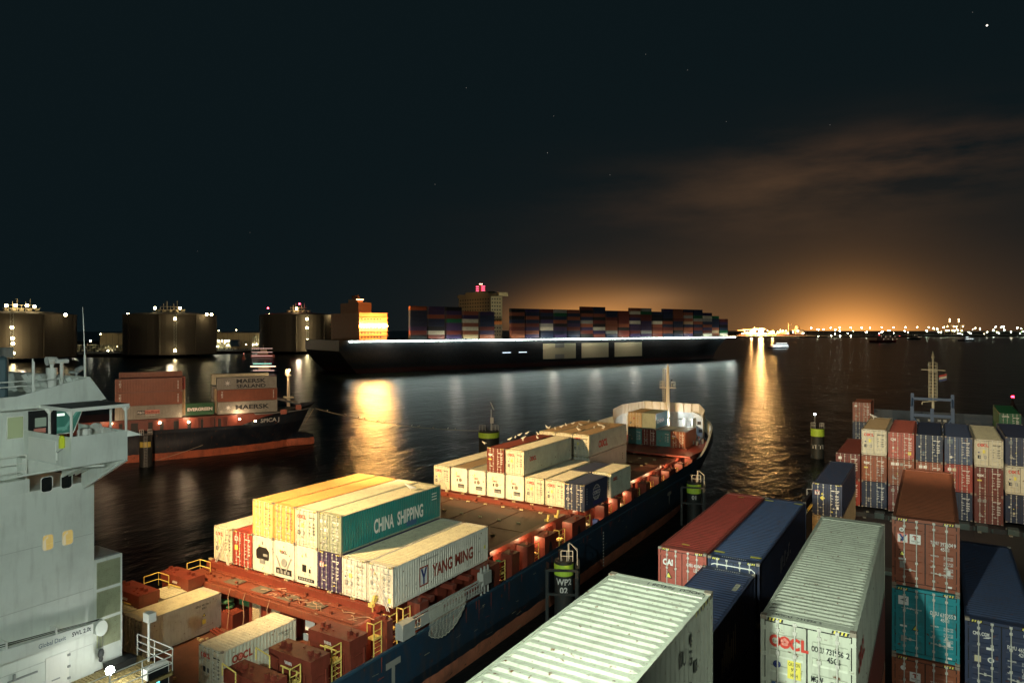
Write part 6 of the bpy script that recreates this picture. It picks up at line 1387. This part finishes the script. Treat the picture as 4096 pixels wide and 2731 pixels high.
crane(3797, 3000, 'far gantry crane with lamps, nearer the row of lamp masts'); crane(3833, 3000, 'far gantry crane with lamps, nearer the picture edge of the pair')
# low dark far-off shed line under the glow
m = MB(); a, b = at(3230,1322,D=3500), at(3700,1322,D=3500); d_ = (b-a).normalized()
m.bar(Vector((a.x,a.y,8)), Vector((b.x,b.y,8)), 14, 4); m.build('long_shed', paint('shed_dark', (.03,.03,.03), .8, .2), label='long low dark shed under the orange glow on the far shore', cat='building')
# ---------------------------------------------------------------- water
wm = bpy.data.materials.new('harbour_water'); wm.use_nodes = True; t = wm.node_tree; b = t.nodes['Principled BSDF']
b.inputs['Base Color'].default_value = (.004,.009,.011,1); b.inputs['Roughness'].default_value = .28; b.inputs['IOR'].default_value = 1.333; b.inputs['Specular IOR Level'].default_value = .25
tc = nd(t, 'ShaderNodeTexCoord'); prev = None
for sc_, st, dist, rz in ((.05,.7,.8,.3),(.22,.7,.42,.7),(.8,.7,.16,1.1),(2.4,.6,.04,.2)):
    mp = nd(t, 'ShaderNodeMapping'); mp.inputs['Rotation'].default_value = (0,0,rz); mp.inputs['Scale'].default_value = (1,.55,1)
    n = nd(t, 'ShaderNodeTexNoise'); n.inputs['Scale'].default_value = sc_; n.inputs['Detail'].default_value = 4; n.inputs['Roughness'].default_value = .55
    t.links.new(tc.outputs['Object'], mp.inputs['Vector']); t.links.new(mp.outputs[0], n.inputs['Vector'])
    bp = nd(t, 'ShaderNodeBump'); bp.inputs['Strength'].default_value = st; bp.inputs['Distance'].default_value = dist
    t.links.new(n.outputs['Fac'], bp.inputs['Height'])
    if prev: t.links.new(prev.outputs[0], bp.inputs['Normal'])
    prev = bp
gl = nd(t, 'ShaderNodeBsdfGlossy', distribution='BECKMANN'); gl.inputs['Roughness'].default_value = .29; gl.inputs['Color'].default_value = (.44,.46,.47,1)
df = nd(t, 'ShaderNodeBsdfDiffuse'); df.inputs['Color'].default_value = (.004,.009,.011,1); fr_ = nd(t, 'ShaderNodeFresnel'); fr_.inputs['IOR'].default_value = 1.333; mx_ = nd(t, 'ShaderNodeMixShader')
for n_ in (gl, fr_): t.links.new(prev.outputs[0], n_.inputs['Normal'])
t.links.new(fr_.outputs[0], mx_.inputs[0]); t.links.new(df.outputs[0], mx_.inputs[1]); t.links.new(gl.outputs[0], mx_.inputs[2]); t.links.new(mx_.outputs[0], t.nodes['Material Output'].inputs['Surface'])
m = MB(); m.add([(-9000,-900,0),(9000,-900,0),(9000,15000,0),(-9000,15000,0)], [(0,1,2,3)]); m.build('water', wm, kind='structure')
# one bright planet and a few stars
def star(px, py, r, s, name='star'):
    p = at(px, py, D=9000.); MB(p).ball(p, r, n=6).build(name, glow('star_%d' % int(s*10), (1,.93,.82), s), loc=p, kind='structure')
star(3948, 103, 13, 1.6)
for px, py, s in ((2190,612,.5),(2750,281,.25),(2905,487,.25),(1865,352,.15),(3320,500,.15),(1740,738,.2),(2440,700,.15),(2215,465,.15),(3890,50,.2),(1000,930,.12),(790,1005,.1),(2583,218,.15)): star(px, py, 4.2, s*.7)
# ---------------------------------------------------------------- night sky with the glow of greenhouses and docks low in the air
w = bpy.data.worlds.new('World'); SC.world = w; w.use_nodes = True; t = w.node_tree; bg = t.nodes['Background']
tc = nd(t, 'ShaderNodeTexCoord'); sp = nd(t, 'ShaderNodeSeparateXYZ'); t.links.new(tc.outputs['Generated'], sp.inputs[0])
def mth(op, a, b=None, c=None):
    n = nd(t, 'ShaderNodeMath', operation=op)
    for i, q in enumerate((a, b, c)):
        if q is None: continue
        if isinstance(q, (int, float)): n.inputs[i].default_value = q
        else: t.links.new(q, n.inputs[i])
    return n.outputs[0]
az = mth('ARCTAN2', sp.outputs['Y'], sp.outputs['X']); el = mth('ABSOLUTE', mth('ARCSINE', sp.outputs['Z']))
AZ = lambda px: math.pi/2+TH-math.atan((px-2048)/F_)
nz = nd(t, 'ShaderNodeTexNoise'); nz.inputs['Scale'].default_value = 3.2; nz.inputs['Detail'].default_value = 6; nz.inputs['Roughness'].default_value = .55
mp = nd(t, 'ShaderNodeMapping'); mp.inputs['Scale'].default_value = (1, 1, 4.5); mp.inputs['Rotation'].default_value = (.0,.12,0); t.links.new(tc.outputs['Generated'], mp.inputs['Vector']); t.links.new(mp.outputs[0], nz.inputs['Vector'])
def lobe(px, wa, we, col, el0=0.0, cloud=False, pw=1.0):
    da = mth('DIVIDE', mth('SUBTRACT', az, AZ(px)), math.radians(wa)); g = mth('MULTIPLY', da, da)
    e = mth('DIVIDE', mth('ABSOLUTE', mth('SUBTRACT', el, math.radians(el0))), math.radians(we))
    if pw != 1.0: e = mth('POWER', e, pw)
    f = mth('EXPONENT', mth('MULTIPLY', mth('ADD', g, e), -1.0))
    if cloud:
        r = nd(t, 'ShaderNodeMapRange'); r.inputs['From Min'].default_value = .4; r.inputs['From Max'].default_value = .72; t.links.new(nz.outputs['Fac'], r.inputs['Value']); f = mth('MULTIPLY', f, r.outputs['Result'])
    v = nd(t, 'ShaderNodeVectorMath', operation='SCALE'); v.inputs[0].default_value = col; t.links.new(f, v.inputs['Scale']); return v.outputs[0]
base = nd(t, 'ShaderNodeCombineXYZ'); [setattr(base.inputs[i], 'default_value', q) for i, q in enumerate((.0038,.0082,.0100))]
acc = base.outputs[0]
for L_ in (lobe(3400,4.3,1.8,(1.05,.42,.088),pw=1.2), lobe(3300,12,4.2,(.13,.057,.015),pw=1.25), lobe(2380,5.5,1.8,(.62,.26,.065),.8,pw=1.5), lobe(2600,3.2,.9,(.1,.05,.02),2.5,pw=1.6), lobe(2950,20,7.0,(.023,.013,.006),pw=1.5), lobe(3350,12,3.0,(.044,.022,.008),11.0,True,2.0), lobe(3650,9,1.8,(.05,.02,.008),12.4,True,2.0), lobe(2900,14,3.0,(.016,.007,.003),9.5,True,2.0)):
    v = nd(t, 'ShaderNodeVectorMath', operation='ADD'); t.links.new(acc, v.inputs[0]); t.links.new(L_, v.inputs[1]); acc = v.outputs[0]
t.links.new(acc, bg.inputs['Color']); bg.inputs['Strength'].default_value = 1.0
# ---------------------------------------------------------------- lamps that the ships carry, and added fill lamps
WARM = (1,.66,.3)
lamp('bridge_flood_forward', 'SPOT', (-48.4,20.4,25.6), 86000, WARM, (-42,78,6), .25, 104, .75)
lamp('far_bay_fill', 'SPOT', (-48.2,20.3,25.9), 190000, WARM, (-42,90,10.5), .25, 32, .5)  # added narrow spot, brightens the forward bays
lamp('far_ship_fill', 'SPOT', (-50.5,19.6,25.0), 150000, (1,.68,.42), (-125,95,3), .3, 38, .6)  # added spot to light the far feeder, no such source known
lamp('wing_flood', 'SPOT', (-5.0,-.6,26.9), 3900, (.9,1,.83), (-14,30,11), .2, 150, .3)
lamp('stack_boost', 'SPOT', (-5.2,-.8,27.1), 19500, (.9,1,.83), (0,48,12), .2, 44, .8)  # added narrow spot beside the wing lamp, boosts the further stacks
lamp('stack_fill', 'SPOT', (9,-4,29.5), 9500, (.93,1,.86), (2,34,13), .3, 60, .7)  # added fill for the doors of the tall stack and its neighbours
lamp('house_side_fill', 'SPOT', (-6.5,-3,27.5), 14000, (.82,1,.92), (-36,14,17), .3, 75, .7)  # added side fill for the white bridge house wall
lamp('far_row_fill', 'SPOT', (.6,-14,45), 190000, (1,.86,.62), (-1.0,88,13.5), .3, 17, .5)  # added spot for the far row, placed high to spare the near stacks
lamp('hull_side_fill', 'SPOT', (-11,-1,26.2), 42000, (.88,1,.84), (-31.5,66,5), .25, 60, .5)  # added fill for the hull side, dolphins and container sides opposite
lamp('platform_light', 'POINT', (LP[0]+.2,LP[1],LP[2]+.2), 70, (.95,1,.95), None, .15)
DK = (1,.55,.28)
for x, y, z, e in ((-33.2,36.3,6.3,300),(-46.9,36.2,6.0,250),(-36.2,33.2,6.2,160),(-33.0,52.6,6.8,420),(-33.0,57.0,6.8,420),(-33.0,62.0,6.8,350),(-33.0,69.5,6.8,420),(-33,74.5,6.6,380),(-33,79,6.6,300),(-33,86.8,6.8,450),(-33,92,6.8,420),(-33,97.8,7,500),(-33.3,103.2,7.4,500),(-34.0,109.5,9.2,260),(-35.5,115.5,9.6,300)):
    lamp('passage_light', 'POINT', (x,y,z), e*.33, DK, None, .12)
lamp('forecastle_light', 'POINT', (-43,124.5,10.3), 900, (.95,1,1), None, .2)
lamp('forecastle_light', 'POINT', (-37,119,11.2), 300, (.95,1,1), None, .2)  # second lamp added to brighten the inside of the bow
def on_sp(x, y, z): v = Matrix.Rotation(sr, 3, 'Z') @ Vector((x,y,0)); return (v.x+sx0, v.y+sy0, z)
for x, y, z, e in ((9.6,-43.2,8.6,500),(9.2,-18,8.6,900),(9.0,-28,8.4,700),(1.5,-7.2,17.3,1500)): lamp('far_deck_light', 'POINT', on_sp(x,y,z), e*.5, (1,.66,.38), None, .15)
for cx_, D_q in ((86,480),(682,560),(1195,660)):
    p = at(cx_, 1380, D=D_q); p.z = 14; lamp('tank_fill', 'POINT', p, 11000, (1,.76,.5), None, 1.0)  # unseen lamps added before the tanks to light their walls evenly
# big ship and far dredger
fy = (f0+f1)/2
for q in (-.35,0,.35): p = on_big(30, fy+q*(f1-f0), 30); lamp('stern_light', 'POINT', p, 16000, (1,.52,.17), None, .6)
p = on_big(14, fy, 58); lamp('aft_house_fill', 'SPOT', on_big(60, fy, 50), 30000, (1,.5,.2), on_big(20,fy,30), .5, 60, .6)  # unseen spot hung over the water to light the aft house
for q in range(9):
    p = on_big(HBW+9, -360+42*q, 21); lamp('ship_side_fill', 'POINT', p, 2500, (1,.85,.68), None, .5)  # unseen points hung off the ship's side to brighten the stacks
p = on_big(50, (g0+g1)/2, 49); lamp('deckhouse_fill', 'SPOT', p, 9000, (1,.85,.5), on_big(20,(g0+g1)/2,47), .5, 50, .6)  # unseen spot hung over the water to light the deckhouse
# ---------------------------------------------------------------- camera and view
cam = bpy.data.cameras.new('camera'); co = bpy.data.objects.new('camera', cam); COL.objects.link(co)
co.location = (0,0,HC); co.rotation_euler = (math.pi/2, 0, TH)
cam.sensor_fit = 'HORIZONTAL'; cam.sensor_width = 36; cam.lens = 36*F_/4096; cam.shift_y = -(1365.5-YH)/4096; cam.clip_start = .1; cam.clip_end = 30000
SC.camera = co
SC.view_settings.view_transform = 'Standard'; SC.view_settings.look = 'None'; SC.view_settings.exposure = 0; SC.view_settings.gamma = 1
SC.cycles.use_denoising = True; SC.cycles.max_bounces = 5; SC.cycles.sample_clamp_indirect = 6
